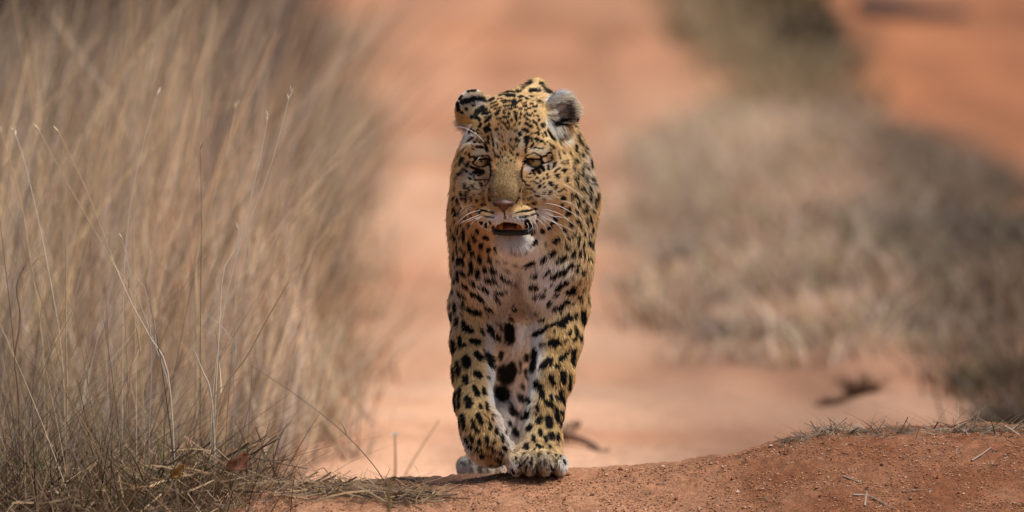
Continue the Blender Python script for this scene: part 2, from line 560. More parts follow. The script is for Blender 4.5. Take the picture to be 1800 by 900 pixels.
# ------------------------------------------------------------------ the coat: markings read off the animal, some shade painted into the base colours
SPOTS = []     # crop origin, scale, [(x1, y1, x2, y2, r)]
def crop(ox, oy, s, lst, w=1.0):
    for q in lst:
        SPOTS.append((ox + q[0] / s, oy + q[1] / s, ox + q[2] / s, oy + q[3] / s, q[4] / s, w))
crop(790, 140, 10, [(140,420,160,540,35),(180,330,200,300,35),(230,400,420,350,45),(420,330,590,330,40),(560,330,650,385,25),(330,210,470,180,25),
 (410,455,440,445,22),(290,515,300,520,32),(215,580,230,585,28),(460,610,580,490,42),(380,650,500,680,32),(490,560,560,520,50),(600,560,650,520,28),(580,610,620,590,22),
 (720,430,820,385,14),(730,490,850,440,16),(790,515,900,490,14),(910,380,990,355,14),(950,410,1060,370,18),(960,465,1040,460,20),(1040,520,1090,510,20),(1090,460,1110,445,25),
 (1100,395,1150,370,30),(1160,400,1165,420,25),(840,560,890,545,20),(820,610,840,600,35),(660,600,710,570,25),(690,690,720,650,32),(630,745,690,700,24),(620,665,640,655,15),
 (840,700,900,695,25),(640,850,700,800,28),(520,720,540,710,22),(540,810,550,780,25),(660,890,720,880,25),(940,545,1010,525,14),(960,595,965,600,26),(950,665,1000,670,25),
 (1040,590,1050,600,22),(1140,560,1150,580,20),(1040,650,1045,670,18),(1170,640,1180,720,25),(1150,600,1160,680,18),(920,760,940,745,22),(860,800,880,785,15),(970,780,975,790,24),
 (1020,750,1030,770,25),(1000,850,1030,850,25),(900,860,920,840,12),(1090,700,1095,730,22),(1130,810,1150,800,15),(830,890,840,870,25),(1090,850,1100,880,15),
 (700,370,770,330,25),(870,270,990,230,22),(990,250,1130,240,35),(1000,290,1120,290,18),(830,340,940,330,8)])
crop(900, 130, 7.5, [(140,170,240,110,28),(240,90,240,120,18),(380,120,420,170,22),(430,190,500,240,24),(250,220,360,210,25),(60,240,130,215,16),(510,240,560,270,12),
 (0,270,30,290,20),(90,305,150,290,18),(190,320,260,310,22),(270,350,320,365,12),(320,335,400,385,10),(20,350,40,400,22),(80,370,120,350,16),(140,390,180,380,12),(240,395,270,395,14),
 (330,405,370,405,11),(150,425,190,420,16),(280,430,325,430,14),(210,450,245,450,14),(30,445,70,445,15),(100,460,125,460,16),(170,475,185,480,14),(300,490,310,492,16),(20,500,25,510,15),
 (65,510,70,520,14),(40,550,55,590,18),(120,510,122,540,13),(185,525,235,550,18),(260,515,295,555,11),(100,575,102,585,18),(160,560,180,590,16),(185,590,240,630,11),(350,605,352,612,17),
 (275,620,330,670,18),(175,660,250,700,24),(95,650,100,655,18),(390,670,410,700,20),(420,650,440,680,10),(330,710,360,745,12),(140,735,205,760,24),(480,740,490,750,17),(430,770,465,810,18),
 (340,770,345,800,18),(510,810,550,840,22),(250,785,260,795,12),(290,780,300,785,10),(95,790,100,805,25),(390,780,415,835,9),(205,830,255,860,16),(180,850,190,890,32),(60,870,80,885,24),
 (45,750,55,755,18),(320,850,380,890,18),(400,880,410,890,14),(630,890,640,890,14),(330,550,345,560,12),(560,650,720,690,35),(600,640,760,610,22),(850,610,855,700,20)])
crop(790, 220, 10, [(370,90,420,120,25),(480,105,510,85,18),(495,170,510,150,18),(560,155,565,160,16),(610,220,615,222,14),(640,130,720,95,28),(615,75,690,20,28),(730,180,750,160,18),(520,30,545,5,20),
 (820,105,830,95,20),(390,250,410,220,24),(430,310,500,260,20),(290,300,330,280,22),(540,310,560,290,22),(575,265,590,250,15),(630,320,670,460,28),(680,220,690,330,22),(700,200,690,260,14),(760,220,775,380,14),
 (470,385,585,395,22),(410,425,420,425,14),(395,340,390,400,8),(340,500,340,540,20),(270,510,290,480,15),(260,420,265,400,14),(170,550,210,440,25),(170,680,220,600,40),(130,720,150,650,20),(335,390,345,385,10),
 (860,170,870,150,12),(880,250,885,260,18),(935,285,945,295,12),(920,205,935,230,9),(1000,40,1040,40,20),(950,90,960,90,10),(1160,100,1170,105,20),(1065,250,1075,280,14),(1180,260,1190,280,25),(840,340,850,400,12),
 (800,330,805,340,10),(960,370,965,390,12),(910,410,920,430,13),(980,420,985,440,13),(1040,330,1130,435,13),(1060,440,1120,520,14),(1130,350,1150,375,16),(1185,360,1195,370,16),(885,480,890,490,14),(800,500,805,560,14),
 (840,545,860,560,22),(925,545,930,550,14),(975,520,980,525,16),(1030,550,1040,550,16),(1185,500,1195,520,16),(895,620,900,625,10),(850,665,855,670,13),(980,650,1010,675,10),(940,660,945,665,8),(1075,615,1085,620,16),
 (1145,645,1150,650,15),(1165,580,1175,590,12),(830,690,840,700,9),(770,420,770,470,10),
 (355,570,440,555,18),(430,600,500,680,14),(500,690,620,715,20),(620,715,690,690,20),(700,600,720,760,16),(720,760,730,890,16),(530,545,680,540,14),(680,550,710,610,14),(430,590,530,545,12),
 (370,730,520,790,25),(430,830,590,830,30),(340,650,300,720,25),(270,790,310,820,18),(190,880,240,780,20),(370,860,380,870,20),(450,770,600,800,20),(250,660,265,690,12),(130,850,140,890,20)])
crop(890, 220, 10, [(535,45,580,90,12),(440,150,445,155,14),(485,140,490,145,14),(555,120,560,130,18),(545,155,560,165,10),(620,150,650,210,10),(680,130,710,180,22),(740,85,760,100,16),(790,180,820,220,24),
 (70,250,75,275,14),(185,260,200,285,24),(320,230,350,270,30),(340,300,360,330,30),(340,350,335,480,22),(380,200,430,240,18),(440,280,460,310,20),(490,240,550,320,14),(540,235,600,300,16),(630,270,680,335,15),
 (415,395,480,330,22),(480,405,530,395,15),(560,415,580,410,13),(620,415,640,415,14),(715,285,720,295,13),(800,350,830,410,18),(930,290,960,330,16),(910,450,920,500,20),(925,500,935,600,16),(985,440,1020,505,17),
 (1125,470,1135,510,12),(1065,650,1070,700,15),(980,650,1005,710,14),(185,500,190,530,16),(215,490,220,510,10),
 (360,530,480,495,9),(480,495,620,545,12),(600,560,620,570,18),(650,550,700,540,16),(700,530,780,460,14),(770,440,780,490,14),(790,540,800,600,18),(720,650,800,610,10),(600,700,720,650,8),
 (345,560,350,640,16),(350,640,450,690,20),(450,695,540,670,20),(540,660,620,590,18),(330,640,280,740,14),(280,740,260,830,18),
 (460,790,600,740,20),(620,730,660,790,28),(650,740,660,800,20),(735,720,745,770,25),(850,670,830,720,28),(800,770,820,730,12),(840,840,880,790,18),(880,785,930,765,16),(1000,790,1005,830,30),(1030,795,1050,790,14),
 (890,890,920,875,18),(580,800,600,840,22),(540,800,580,850,20),(480,850,500,870,22),(410,850,420,855,14),(720,865,725,880,16),(1165,760,1175,790,20),(450,800,480,830,20)])
crop(790, 300, 10, [(150,60,120,140,28),(90,290,100,320,20),(200,40,210,20,20),(270,230,280,310,26),(340,300,350,350,18),(350,130,370,150,22),(290,380,295,540,20),(210,390,235,500,26),(370,470,380,530,20),(140,490,165,560,28),
 (380,260,430,310,16),(470,310,475,315,12),(430,240,440,240,12),(540,210,560,260,20),(470,500,490,540,20),(80,660,100,770,32),(200,640,210,650,14),(270,660,265,700,16),(170,720,180,790,20),(340,700,350,720,14),(370,780,380,790,22),
 (500,730,520,740,25),(430,630,450,630,12),(430,80,440,160,14),(460,170,520,160,14),(540,160,620,150,12),(500,90,560,70,14),(420,400,440,430,12),(620,260,640,250,12),(610,200,660,150,10),(90,450,60,500,20),(40,560,60,590,16),
 (260,830,270,840,18),(440,860,450,870,16),(735,0,725,60,14),(720,60,690,180,14),(690,180,640,260,10),(690,310,695,350,14),(690,360,690,380,8),(685,470,710,530,14),(560,310,600,380,10),
 (560,590,590,600,15),(620,590,640,600,15),(555,690,640,710,18),(640,715,780,745,14),(600,800,700,815,12),(710,815,790,820,10),(490,690,540,700,20),(580,490,590,490,10),(530,410,540,415,10),(965,720,975,840,14)])
crop(890, 300, 10, [(245,320,235,370,14),(150,45,160,48,8),(185,155,190,158,7),(230,470,170,560,14),(270,130,290,180,14),(270,20,270,110,20),(310,180,330,210,14),(340,240,400,265,14),(430,320,450,330,14),(480,360,520,370,14),(350,315,360,320,8),
 (380,320,390,325,8),(430,390,450,405,9),(340,100,360,120,8),(390,120,410,125,9),(440,110,450,120,9),(420,180,430,190,9),(520,130,560,130,18),(480,190,510,210,18),(530,230,560,225,20),(600,170,610,190,16),(625,250,670,215,14),
 (570,280,590,270,22),(575,300,600,270,16),(715,65,725,75,16),(655,135,665,150,20),(730,130,750,110,22),(660,295,675,290,16),(880,90,910,120,30),(1060,130,1060,190,24),(770,220,800,250,36),(740,200,760,240,18),(870,280,850,330,26),
 (900,390,990,310,18),(740,400,780,365,25),(665,400,680,380,14),(625,420,630,410,12),(550,445,560,450,18),(480,440,510,430,10),(410,460,450,490,13),(370,490,400,500,13),(305,500,310,510,10),(640,520,660,490,12),
 (310,590,315,600,16),(380,590,390,600,22),(450,580,510,560,22),(260,615,270,620,12),(170,740,270,720,12),(270,715,400,705,20),(400,700,520,670,18),(235,820,270,815,12),(280,815,380,800,16),(430,790,520,740,14),(520,770,560,780,12),
 (960,480,1000,480,36),(960,590,970,610,26),(930,640,970,650,16),(1090,670,1080,740,42),(1040,770,1050,780,20),(840,820,850,850,32),(1140,420,1150,510,26),(1020,340,1030,350,12)])
crop(980, 230, 7.5, [(125,400,125,440,11),(170,270,175,310,9),(240,190,245,260,19),(285,290,300,380,7),(330,290,340,340,14),(240,380,260,400,18),(220,410,225,430,10),(205,480,205,520,16),(320,490,330,600,13),(275,510,270,640,9),
 (220,600,220,640,16),(265,660,265,740,11),(215,680,215,720,8),(355,440,355,490,10),(385,590,380,670,15),(325,750,320,770,25),(420,750,440,830,16),(380,800,385,830,14),(450,620,460,710,13),(490,640,495,720,10),(540,610,545,710,10),
 (530,830,530,880,16),(185,840,190,880,14),(235,850,235,870,12),(270,50,290,150,16),(310,110,330,200,12),(370,200,390,230,12),(440,370,450,470,18),(350,240,390,300,10),(430,880,440,890,14),(390,440,400,500,7),(330,890,340,890,12)])
crop(840, 370, 10, [(40,230,60,220,32),(140,240,150,320,28),(210,200,220,230,20),(960,590,1010,530,30),(1120,340,1150,380,26),(910,630,930,620,12),(860,200,870,300,45),(900,250,960,380,40),(270,290,300,400,25),(930,400,940,440,20)])
crop(840, 370, 10, [(590,720,640,760,16),(660,770,760,770,12),(810,740,840,720,18),(1180,570,1190,630,20),(690,180,710,180,10),(760,180,780,180,12),(620,130,670,135,10),(570,100,580,100,8),(620,55,680,50,8)], .6)
crop(780, 360, 7.5, [(225,20,230,50,14),(150,240,150,200,10),(130,380,145,460,22),(180,290,185,340,16),(205,400,205,430,9),(265,320,265,390,17),(250,430,265,490,20),(165,530,170,630,16),(335,500,345,590,22),(380,610,385,660,26),
 (220,550,235,600,20),(265,630,265,670,18),(120,640,130,720,14),(190,700,200,770,24),(240,710,265,790,20),(345,740,355,800,24),(370,800,390,830,18),(340,860,345,890,20),(175,850,180,890,14),(235,870,240,890,18),(440,340,445,370,24),
 (385,420,415,470,22),(370,400,390,430,12),(540,430,580,450,28),(490,530,495,570,28),(580,620,600,580,20),(680,560,685,620,20),(470,680,475,740,28),(600,720,610,730,22),(530,820,535,850,20),(610,840,660,880,26),(435,870,440,890,20),
 (235,250,240,255,14),(320,260,340,290,20),(410,200,430,200,12),(350,140,360,145,14),(280,160,290,170,12),(90,420,100,410,8),(130,780,135,800,10),(100,270,105,330,8)])
crop(780, 360, 7.5, [(700,730,705,735,20),(790,750,820,740,12),(830,850,850,870,20)], .6)
crop(940, 340, 7.5, [(260,320,280,340,28),(210,400,240,390,20),(180,460,210,450,24),(90,500,110,510,22),(370,470,400,490,18),(470,420,490,410,22),(440,575,480,580,18),(490,570,530,530,20),(255,650,300,600,30),(410,690,440,710,25),
 (200,810,250,770,20),(10,640,15,650,22),(110,870,130,850,18),(310,880,380,840,22),(380,830,410,820,18),(510,760,530,750,16),(510,820,520,820,20),(485,30,485,80,18),(530,10,535,40,14),(580,80,575,170,18),(635,70,635,120,18),
 (735,20,735,120,14),(550,220,550,270,16),(565,340,570,360,22),(610,390,615,470,16),(655,240,670,220,20),(690,170,695,230,12),(690,340,690,420,15),(735,300,745,370,18),(770,210,775,240,16),(655,500,655,570,15),(585,570,575,660,20),
 (650,660,650,690,16),(715,530,705,590,10),(740,540,740,580,8),(720,640,725,670,24),(765,470,768,500,12),(768,640,765,720,10),(605,760,605,840,15),(660,750,655,850,12),(705,840,705,880,12),(740,860,740,890,10),(500,650,510,655,10),
 (790,60,800,180,10),(830,40,820,120,10)])
crop(780, 470, 8.18, [(185,40,195,180,20),(250,50,290,110,30),(370,70,400,20,30),(490,50,490,130,35),(580,30,590,60,20),(680,30,720,60,34),(620,170,720,200,32),(820,130,860,160,22),(870,180,940,190,22),(270,240,320,280,26),(400,210,430,260,30),
 (510,270,540,280,22),(580,310,620,340,26),(740,340,820,350,22),(860,350,900,350,14),(250,410,300,430,22),(400,380,520,440,30),(520,460,560,490,28),(730,430,800,490,22),(280,500,270,560,26),(340,590,380,640,30),(430,650,510,660,42),
 (600,580,640,600,28),(640,600,680,620,18),(150,530,155,640,25),(250,670,260,680,22),(90,670,95,750,24),(180,740,180,840,30),(270,790,290,830,25),(280,860,340,870,32),(640,840,680,870,25),(200,350,215,390,22),(150,160,140,210,14),
 (120,300,130,370,12),(80,510,85,570,10),(940,760,960,860,50),(1000,560,1020,600,25),(215,520,215,560,10)])
crop(780, 470, 8.18, [(970,250,1020,240,18),(980,350,990,370,12),(750,790,800,820,18),(900,30,920,40,22),(770,250,800,260,14),(610,690,640,700,18)], .6)
crop(900, 430, 6.92, [(180,250,250,220,28),(480,110,500,90,22),(365,200,400,160,20),(550,195,620,175,20),(620,170,660,145,20),(735,130,755,70,18),(830,80,835,150,14),(885,70,880,160,12),(925,160,925,200,10),(960,160,962,200,10),
 (700,270,740,240,24),(810,240,810,260,18),(795,310,800,330,22),(240,375,290,370,18),(390,370,450,310,16),(490,390,560,360,22),(560,350,640,310,26),(540,530,600,500,20),(590,490,670,450,24),(485,475,490,470,14),(230,510,300,510,26),
 (270,630,390,615,20),(405,540,410,540,12),(520,620,540,610,20),(440,730,460,700,24),(700,580,760,570,28),(740,540,780,520,22),(560,780,680,700,24),(500,800,520,800,18),(640,730,690,700,22),(820,630,840,620,22),(835,690,850,680,14),
 (870,810,870,870,28),(925,600,930,720,8),(780,880,790,850,18),(680,880,700,880,24),(590,830,600,830,14),(860,320,870,340,18),(890,370,895,380,14),(840,430,830,450,12),(905,300,910,310,12),(710,730,770,710,10),(880,530,885,545,10)])
crop(900, 430, 6.92, [(20,240,40,255,18),(720,380,740,420,12),(10,490,40,480,20),(280,840,320,830,14)], .6)
crop(780, 570, 6.92, [(250,60,330,80,32),(240,20,250,40,18),(340,200,420,220,36),(190,160,190,220,22),(200,260,240,260,30),(110,210,120,310,24),(100,340,110,350,16),(400,360,450,410,36),(270,430,275,480,50),(310,440,320,460,20),
 (165,460,175,620,25),(110,520,120,680,14),(400,590,440,630,36),(260,650,265,700,38),(370,760,410,840,28),(490,790,495,850,26),(190,790,195,880,24),(130,820,135,880,18),(290,880,310,890,22),(560,70,660,180,34),(460,70,490,120,18),
 (530,380,600,510,38),(560,400,600,440,36),(540,640,545,660,18),(800,40,800,180,60),(700,340,690,410,28),(740,590,760,640,90),(830,480,830,560,40),(690,820,730,860,80),(700,30,710,70,14),(480,300,490,320,8),(75,30,80,110,12)])
crop(900, 550, 6.43, [(250,240,330,220,26),(330,210,490,110,18),(550,110,650,60,40),(540,140,580,150,26),(310,90,350,80,12),(700,70,730,40,20),(800,40,810,110,28),(640,240,660,210,16),(720,170,735,250,16),(690,290,720,280,20),
 (600,310,620,320,18),(780,270,785,300,22),(470,330,510,340,40),(430,350,500,370,25),(330,360,370,370,20),(540,530,630,440,20),(560,520,600,500,20),(700,430,680,560,28),(690,580,700,590,18),(250,430,230,630,36),(350,600,430,530,34),
 (420,560,440,580,22),(500,600,530,610,22),(580,680,570,770,34),(540,770,550,790,14),(440,730,460,790,30),(270,800,310,840,38),(660,710,650,850,18),(560,880,570,890,18),(350,880,360,890,18),(490,840,495,850,8),
 (160,490,160,530,25),(95,560,95,660,14),(155,660,165,730,25),(20,620,20,700,30),(110,820,130,850,22),(470,210,480,205,10)])
crop(785, 690, 5.81, [(80,10,80,170,14),(130,10,125,150,16),(215,60,225,140,30),(220,130,260,110,16),(310,10,315,25,20),(385,10,390,20,16),(345,130,350,150,18),(410,120,425,180,17),(110,240,130,330,18),(160,230,190,360,20),(270,280,280,360,18),
 (290,360,320,400,22),(320,230,360,310,22),(440,310,445,370,18),(465,220,465,270,10),(510,370,510,410,20),(565,440,570,490,20),(195,470,205,495,22),(240,440,280,500,18),(110,370,130,440,18),(335,490,340,520,20),(410,460,415,490,22),
 (485,500,490,510,18),(220,540,240,560,14),(255,550,260,560,18),(310,580,320,590,20),(355,580,360,590,10),(420,560,460,575,18),(580,560,600,580,22),(600,370,610,430,12),(350,650,400,650,14),(520,680,540,700,20),(550,620,570,630,14),
 (470,600,520,605,10),(430,640,470,640,10),(540,740,560,745,16),(440,740,470,745,14),(620,520,625,540,8),(260,610,270,620,10),(660,130,670,180,20),(690,190,720,210,25),(640,300,650,320,16),(690,380,700,420,25)])
crop(785, 690, 5.81, [(150,720,180,730,14),(240,690,240,730,10),(330,760,340,790,20),(250,790,255,800,16),(420,800,440,810,14),(120,600,150,600,12)], .6)
crop(880, 680, 5.45, [(320,5,370,10,14),(395,50,400,100,24),(480,80,485,130,16),(440,150,490,180,24),(540,100,570,120,20),(580,40,585,100,24),(605,130,610,150,14),(270,110,275,150,14),(355,180,360,220,15),(335,250,340,260,10),(250,250,245,290,20),
 (360,330,385,300,28),(460,300,465,370,32),(535,220,545,320,22),(570,220,565,250,14),(600,230,590,340,10),(580,350,570,370,14),(255,410,290,370,22),(380,420,385,460,20),(310,480,320,510,22),(430,480,435,520,18),(480,450,490,500,24),
 (540,450,545,500,18),(350,555,395,575,18),(240,560,250,590,20),(540,555,545,560,10),(470,570,480,590,14),(210,640,230,640,10),(320,600,300,620,10),(460,640,470,640,12),(370,650,375,655,12),(520,650,530,660,10),(570,660,580,665,10),
 (130,630,140,620,12),(150,680,150,690,12),(190,740,170,780,10),(140,740,150,730,10),(300,690,290,740,8),(380,640,370,610,8),(610,700,620,730,12),(510,680,540,720,8),(530,740,535,745,8),(260,680,200,760,6),(250,760,240,820,8),
 (480,760,500,790,12),(110,790,130,830,10),(100,200,110,250,24),(130,230,160,260,25),(190,100,220,120,30),(150,60,155,90,10),(200,300,210,310,20),(80,350,90,360,14),(150,440,160,450,28)])
crop(880, 680, 5.45, [(340,740,345,800,10),(640,800,645,810,10),(320,780,310,830,10),(420,700,430,760,10),(380,710,390,830,5)], .7)

X0, Y0, RS = 770.0, 120.0, 4        # raster window of the coat chart, 4 cells per photo pixel
RW, RH = int(300 * RS), int(740 * RS)
SP = np.zeros((RH, RW), np.float32)
for x1, y1, x2, y2, r, w in SPOTS:
    r *= 1.34 if (848 < x1 < 1005 and 436 < y1 < 560) else 1.22 if (x1 > 1000 and y1 < 470) else 1.14 if (y1 > 440 or (y1 > 250 and x1 > 990) or x1 < 835 and y1 > 360) else 1.06
    m = r * 2 + 3
    a0 = int(max(0, (min(x1, x2) - m - X0) * RS)); a1 = int(min(RW, (max(x1, x2) + m - X0) * RS))
    b0 = int(max(0, (min(y1, y2) - m - Y0) * RS)); b1 = int(min(RH, (max(y1, y2) + m - Y0) * RS))
    if a1 <= a0 or b1 <= b0:
        continue
    yy, xx = np.mgrid[b0:b1, a0:a1]
    xx = xx / RS + X0; yy = yy / RS + Y0
    dx, dy = x2 - x1, y2 - y1
    L2 = dx * dx + dy * dy + 1e-6
    h = np.clip(((xx - x1) * dx + (yy - y1) * dy) / L2, 0, 1)
    d = np.hypot(xx - x1 - h * dx, yy - y1 - h * dy)
    soft = max(.7, r * .28)
    v = w * (1 - sstep(r - soft * .6, r + soft, d))
    SP[b0:b1, a0:a1] = np.maximum(SP[b0:b1, a0:a1], v)

TAN = A([.670, .455, .215])
BASE = np.tile(TAN.astype(np.float32), (RH, RW, 1))
def blob(px, py, rx, ry, col, s=1.0):
    a0 = int(max(0, (px - 2.2 * rx - X0) * RS)); a1 = int(min(RW, (px + 2.2 * rx - X0) * RS))
    b0 = int(max(0, (py - 2.2 * ry - Y0) * RS)); b1 = int(min(RH, (py + 2.2 * ry - Y0) * RS))
    yy, xx = np.mgrid[b0:b1, a0:a1]
    q = ((xx / RS + X0 - px) / rx) ** 2 + ((yy / RS + Y0 - py) / ry) ** 2
    w = (s * np.exp(-(q ** 1.5) * .7))[..., None]
    BASE[b0:b1, a0:a1] = BASE[b0:b1, a0:a1] * (1 - w) + A(col) * w
def stroke(pts, r, col, s=1.0):
    for (x1, y1), (x2, y2) in zip(pts[:-1], pts[1:]):
        n = max(2, int(math.hypot(x2 - x1, y2 - y1) / (r * .8)))
        for i in range(n + 1):
            blob(x1 + (x2 - x1) * i / n, y1 + (y2 - y1) * i / n, r, r, col, s)
WHITE = (.86, .84, .82); CREAM = (.72, .62, .47); GREYW = (.74, .70, .67)
for q in [(890, 215, 62, 48, (.60, .37, .155)), (850, 320, 40, 40, (.60, .39, .19)), (945, 320, 40, 36, (.62, .41, .20)), (888, 290, 20, 20, (.46, .30, .13)),
          (868, 288, 7, 24, (.66, .38, .17)), (919, 284, 7, 24, (.66, .38, .17)), (872, 250, 5, 18, CREAM), (914, 245, 6, 20, CREAM),
          (845, 268, 15, 6, (.8, .68, .5)), (948, 266, 17, 7, (.8, .68, .5)), (893, 240, 16, 12, (.66, .52, .34)), (856, 296, 8, 4, CREAM), (930, 296, 9, 5, WHITE),
          (838, 296, 14, 4, (.6, .42, .25)), (960, 290, 18, 8, CREAM), (825, 312, 8, 12, WHITE), (835, 332, 14, 10, (.58, .48, .38)), (950, 335, 22, 14, (.60, .47, .31)),
          (955, 345, 20, 8, CREAM), (868, 388, 20, 10, WHITE), (912, 388, 26, 9, WHITE), (885, 378, 10, 8, WHITE), (860, 366, 20, 8, (.62, .40, .18)), (915, 362, 26, 10, (.62, .40, .18)),
          (905, 425, 36, 14, (.74, .71, .68)), (905, 445, 34, 16, (.72, .66, .60)), (955, 378, 18, 16, (.76, .70, .64)), (955, 415, 22, 22, (.72, .65, .56)),
          (905, 480, 50, 40, (.90, .86, .81)), (960, 470, 40, 34, (.92, .89, .84)), (955, 515, 38, 38, (.90, .87, .83)), (868, 505, 36, 30, (.86, .79, .72)),
          (908, 546, 24, 28, (.44, .38, .34)), (911, 515, 7, 40, (.42, .35, .31)), (905, 555, 36, 20, (.30, .235, .20)), (835, 425, 34, 42, (.53, .31, .13)), (985, 420, 30, 40, (.60, .44, .24)), (820, 340, 20, 40, (.56, .42, .25)),  # chest groove and lower chest darkened: shade painted into the fur
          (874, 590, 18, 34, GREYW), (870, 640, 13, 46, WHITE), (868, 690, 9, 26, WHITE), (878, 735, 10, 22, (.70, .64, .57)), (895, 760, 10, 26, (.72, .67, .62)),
          (898, 620, 26, 80, (.60, .54, .49)), (890, 585, 22, 32, (.40, .34, .30)), (905, 720, 26, 60, (.62, .55, .50)),  # greys between the legs carry the shade there in the fur colour
          (925, 590, 24, 24, WHITE), (938, 620, 19, 44, WHITE), (936, 670, 12, 40, WHITE), (928, 715, 6, 30, GREYW), (985, 620, 26, 60, (.62, .42, .18)), (960, 720, 22, 60, (.62, .44, .20)),
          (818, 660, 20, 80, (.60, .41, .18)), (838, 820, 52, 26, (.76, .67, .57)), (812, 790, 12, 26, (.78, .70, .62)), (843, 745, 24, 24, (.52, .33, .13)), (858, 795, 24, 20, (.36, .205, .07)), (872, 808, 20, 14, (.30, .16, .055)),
          (945, 818, 58, 22, (.42, .345, .255)), (996, 818, 10, 16, WHITE), (898, 826, 12, 12, GREYW),
          (1025, 330, 22, 70, (.60, .44, .24)), (1040, 300, 12, 50, (.58, .48, .36)), (1010, 240, 12, 20, (.62, .42, .2)), (800, 520, 10, 60, (.56, .46, .36))]:
    blob(*q)
blob(886, 318, 30, 40, (.265, .172, .078)); blob(886, 300, 22, 24, (.33, .21, .092)); blob(886, 348, 30, 10, (.31, .20, .09)); blob(868, 290, 6, 20, (.62, .34, .14), .8); blob(917, 288, 6, 20, (.62, .34, .14), .8)
stroke([(869, 302), (863, 330), (862, 348)], 4, (.20, .12, .055), .7); stroke([(911, 302), (914, 330), (912, 348)], 4, (.20, .12, .055), .7)  # strokes paint the side shading of the nose bridge
blob(828, 178, 24, 14, (.40, .37, .36)); blob(832, 200, 22, 12, (.66, .54, .32)); blob(815, 240, 16, 14, WHITE)
stroke([(801, 192), (806, 172), (818, 158), (832, 154), (842, 158)], 3.2, (.82, .79, .75)); stroke([(800, 196), (820, 212), (846, 222)], 5, (.62, .40, .15))
blob(985, 190, 26, 24, (.70, .63, .56)); blob(958, 196, 12, 16, (.58, .38, .16)); stroke([(964, 178), (980, 165), (998, 160), (1013, 168), (1021, 182)], 4, WHITE)
stroke([(970, 220), (984, 234), (998, 246)], 9, (.74, .67, .56)); blob(1002, 196, 9, 20, (.27, .225, .19)); stroke([(1000, 180), (1006, 196), (1004, 212)], 2.5, (.12, .10, .085)); stroke([(970, 205), (992, 196)], 2, (.16, .12, .09)); stroke([(968, 192), (988, 182)], 2, (.22, .17, .13)); stroke([(972, 214), (996, 208)], 2.5, (.10, .08, .07)); blob(1016, 205, 6, 18, (.62, .52, .40))  # hollow of the ear tinted darker, its shade painted in

# dark rims round the eyes, fine speckling on the bridge of the nose, dark smudges on the toes
yy, xx = np.mgrid[0:RH, 0:RW]
yy = yy / RS + Y0; xx = xx / RS + X0
for (c, w, h, t) in EYES:
    ex, ey = project(c[None])
    u = xx - ex; v = -(yy - ey)
    u, v = u * math.cos(t) + v * math.sin(t), -u * math.sin(t) + v * math.cos(t)
    v = np.where(v > 0, v * 1.3, v)
    q = np.maximum(np.abs(v) - np.where(v > 0, h + 1.8, h + 3.2) * np.maximum(0, 1 - (u / (w + 4)) ** 2), np.abs(u) - w - 4)
    q = np.maximum(q, v / 1.3 - 5.4)
    SP = np.maximum(SP, 1 - sstep(-.8, .9, q)).astype(np.float32)
for i in range(320):
    a = 886 + 26 * rng.normal() * .6; b2 = 312 + 26 * rng.normal()
    if abs(a - 886) < 24 and 262 < b2 < 350:
        j0 = int((a - X0) * RS); i0 = int((b2 - Y0) * RS); k = rng.integers(2, 5)
        SP[i0:i0 + k + 2, j0:j0 + k] = np.maximum(SP[i0:i0 + k + 2, j0:j0 + k], .35 + .45 * rng.random())
for i in range(60):
    a = 945 + 48 * (rng.random() * 2 - 1); b2 = 800 + 32 * rng.random()
    j0 = int((a - X0) * RS); i0 = int((b2 - Y0) * RS); k = rng.integers(5, 12)
    sl = (945 - a) / 48 * 1.2
    for m in range(int(k * 2.2)):
        jj = int(j0 + sl * m * .35)
        SP[i0 + m:i0 + m + 2, jj:jj + 5] = np.maximum(SP[i0 + m:i0 + m + 2, jj:jj + 5], .45 + .35 * rng.random())

def raster(a, px, py):
    i = np.clip(((py - Y0) * RS).astype(int), 0, RH - 1); j = np.clip(((px - X0) * RS).astype(int), 0, RW - 1)
    return a[i, j]

# what of the skin faces the chart's side (the rest of the coat follows rules of its own)
bvh = BVHTree.FromPolygons([tuple(v) for v in BV.tolist()], BF.tolist())
DSTEP = 2
DW, DH = 300 // DSTEP, 740 // DSTEP
DEP = np.full((DH, DW), 99.0)
cv = Vector(CAM)
for j in range(DH):
    for i in range(DW):
        hit = bvh.ray_cast(cv, Vector(ray(X0 + i * DSTEP, Y0 + j * DSTEP)).normalized())
        if hit[0] is not None:
            DEP[j, i] = hit[0].y

def worley(p, cell, seed, jit=.75):
    q = p / cell
    b0 = np.floor(q).astype(np.int64)
    f1 = np.full(len(p), 9.0); hid = np.zeros(len(p))
    for dx in (-1, 0, 1):
        for dy in (-1, 0, 1):
            for dz in (-1, 0, 1):
                c = b0 + A([dx, dy, dz])
                o = np.stack([hash3(c[:, 0], c[:, 1], c[:, 2], seed + k) for k in range(3)], 1)
                d = np.linalg.norm(q - (c + .5 + jit * (o - .5)), axis=1)
                m = d < f1
                f1 = np.where(m, d, f1)
                hid = np.where(m, o[:, 0], hid)
    return f1, hid

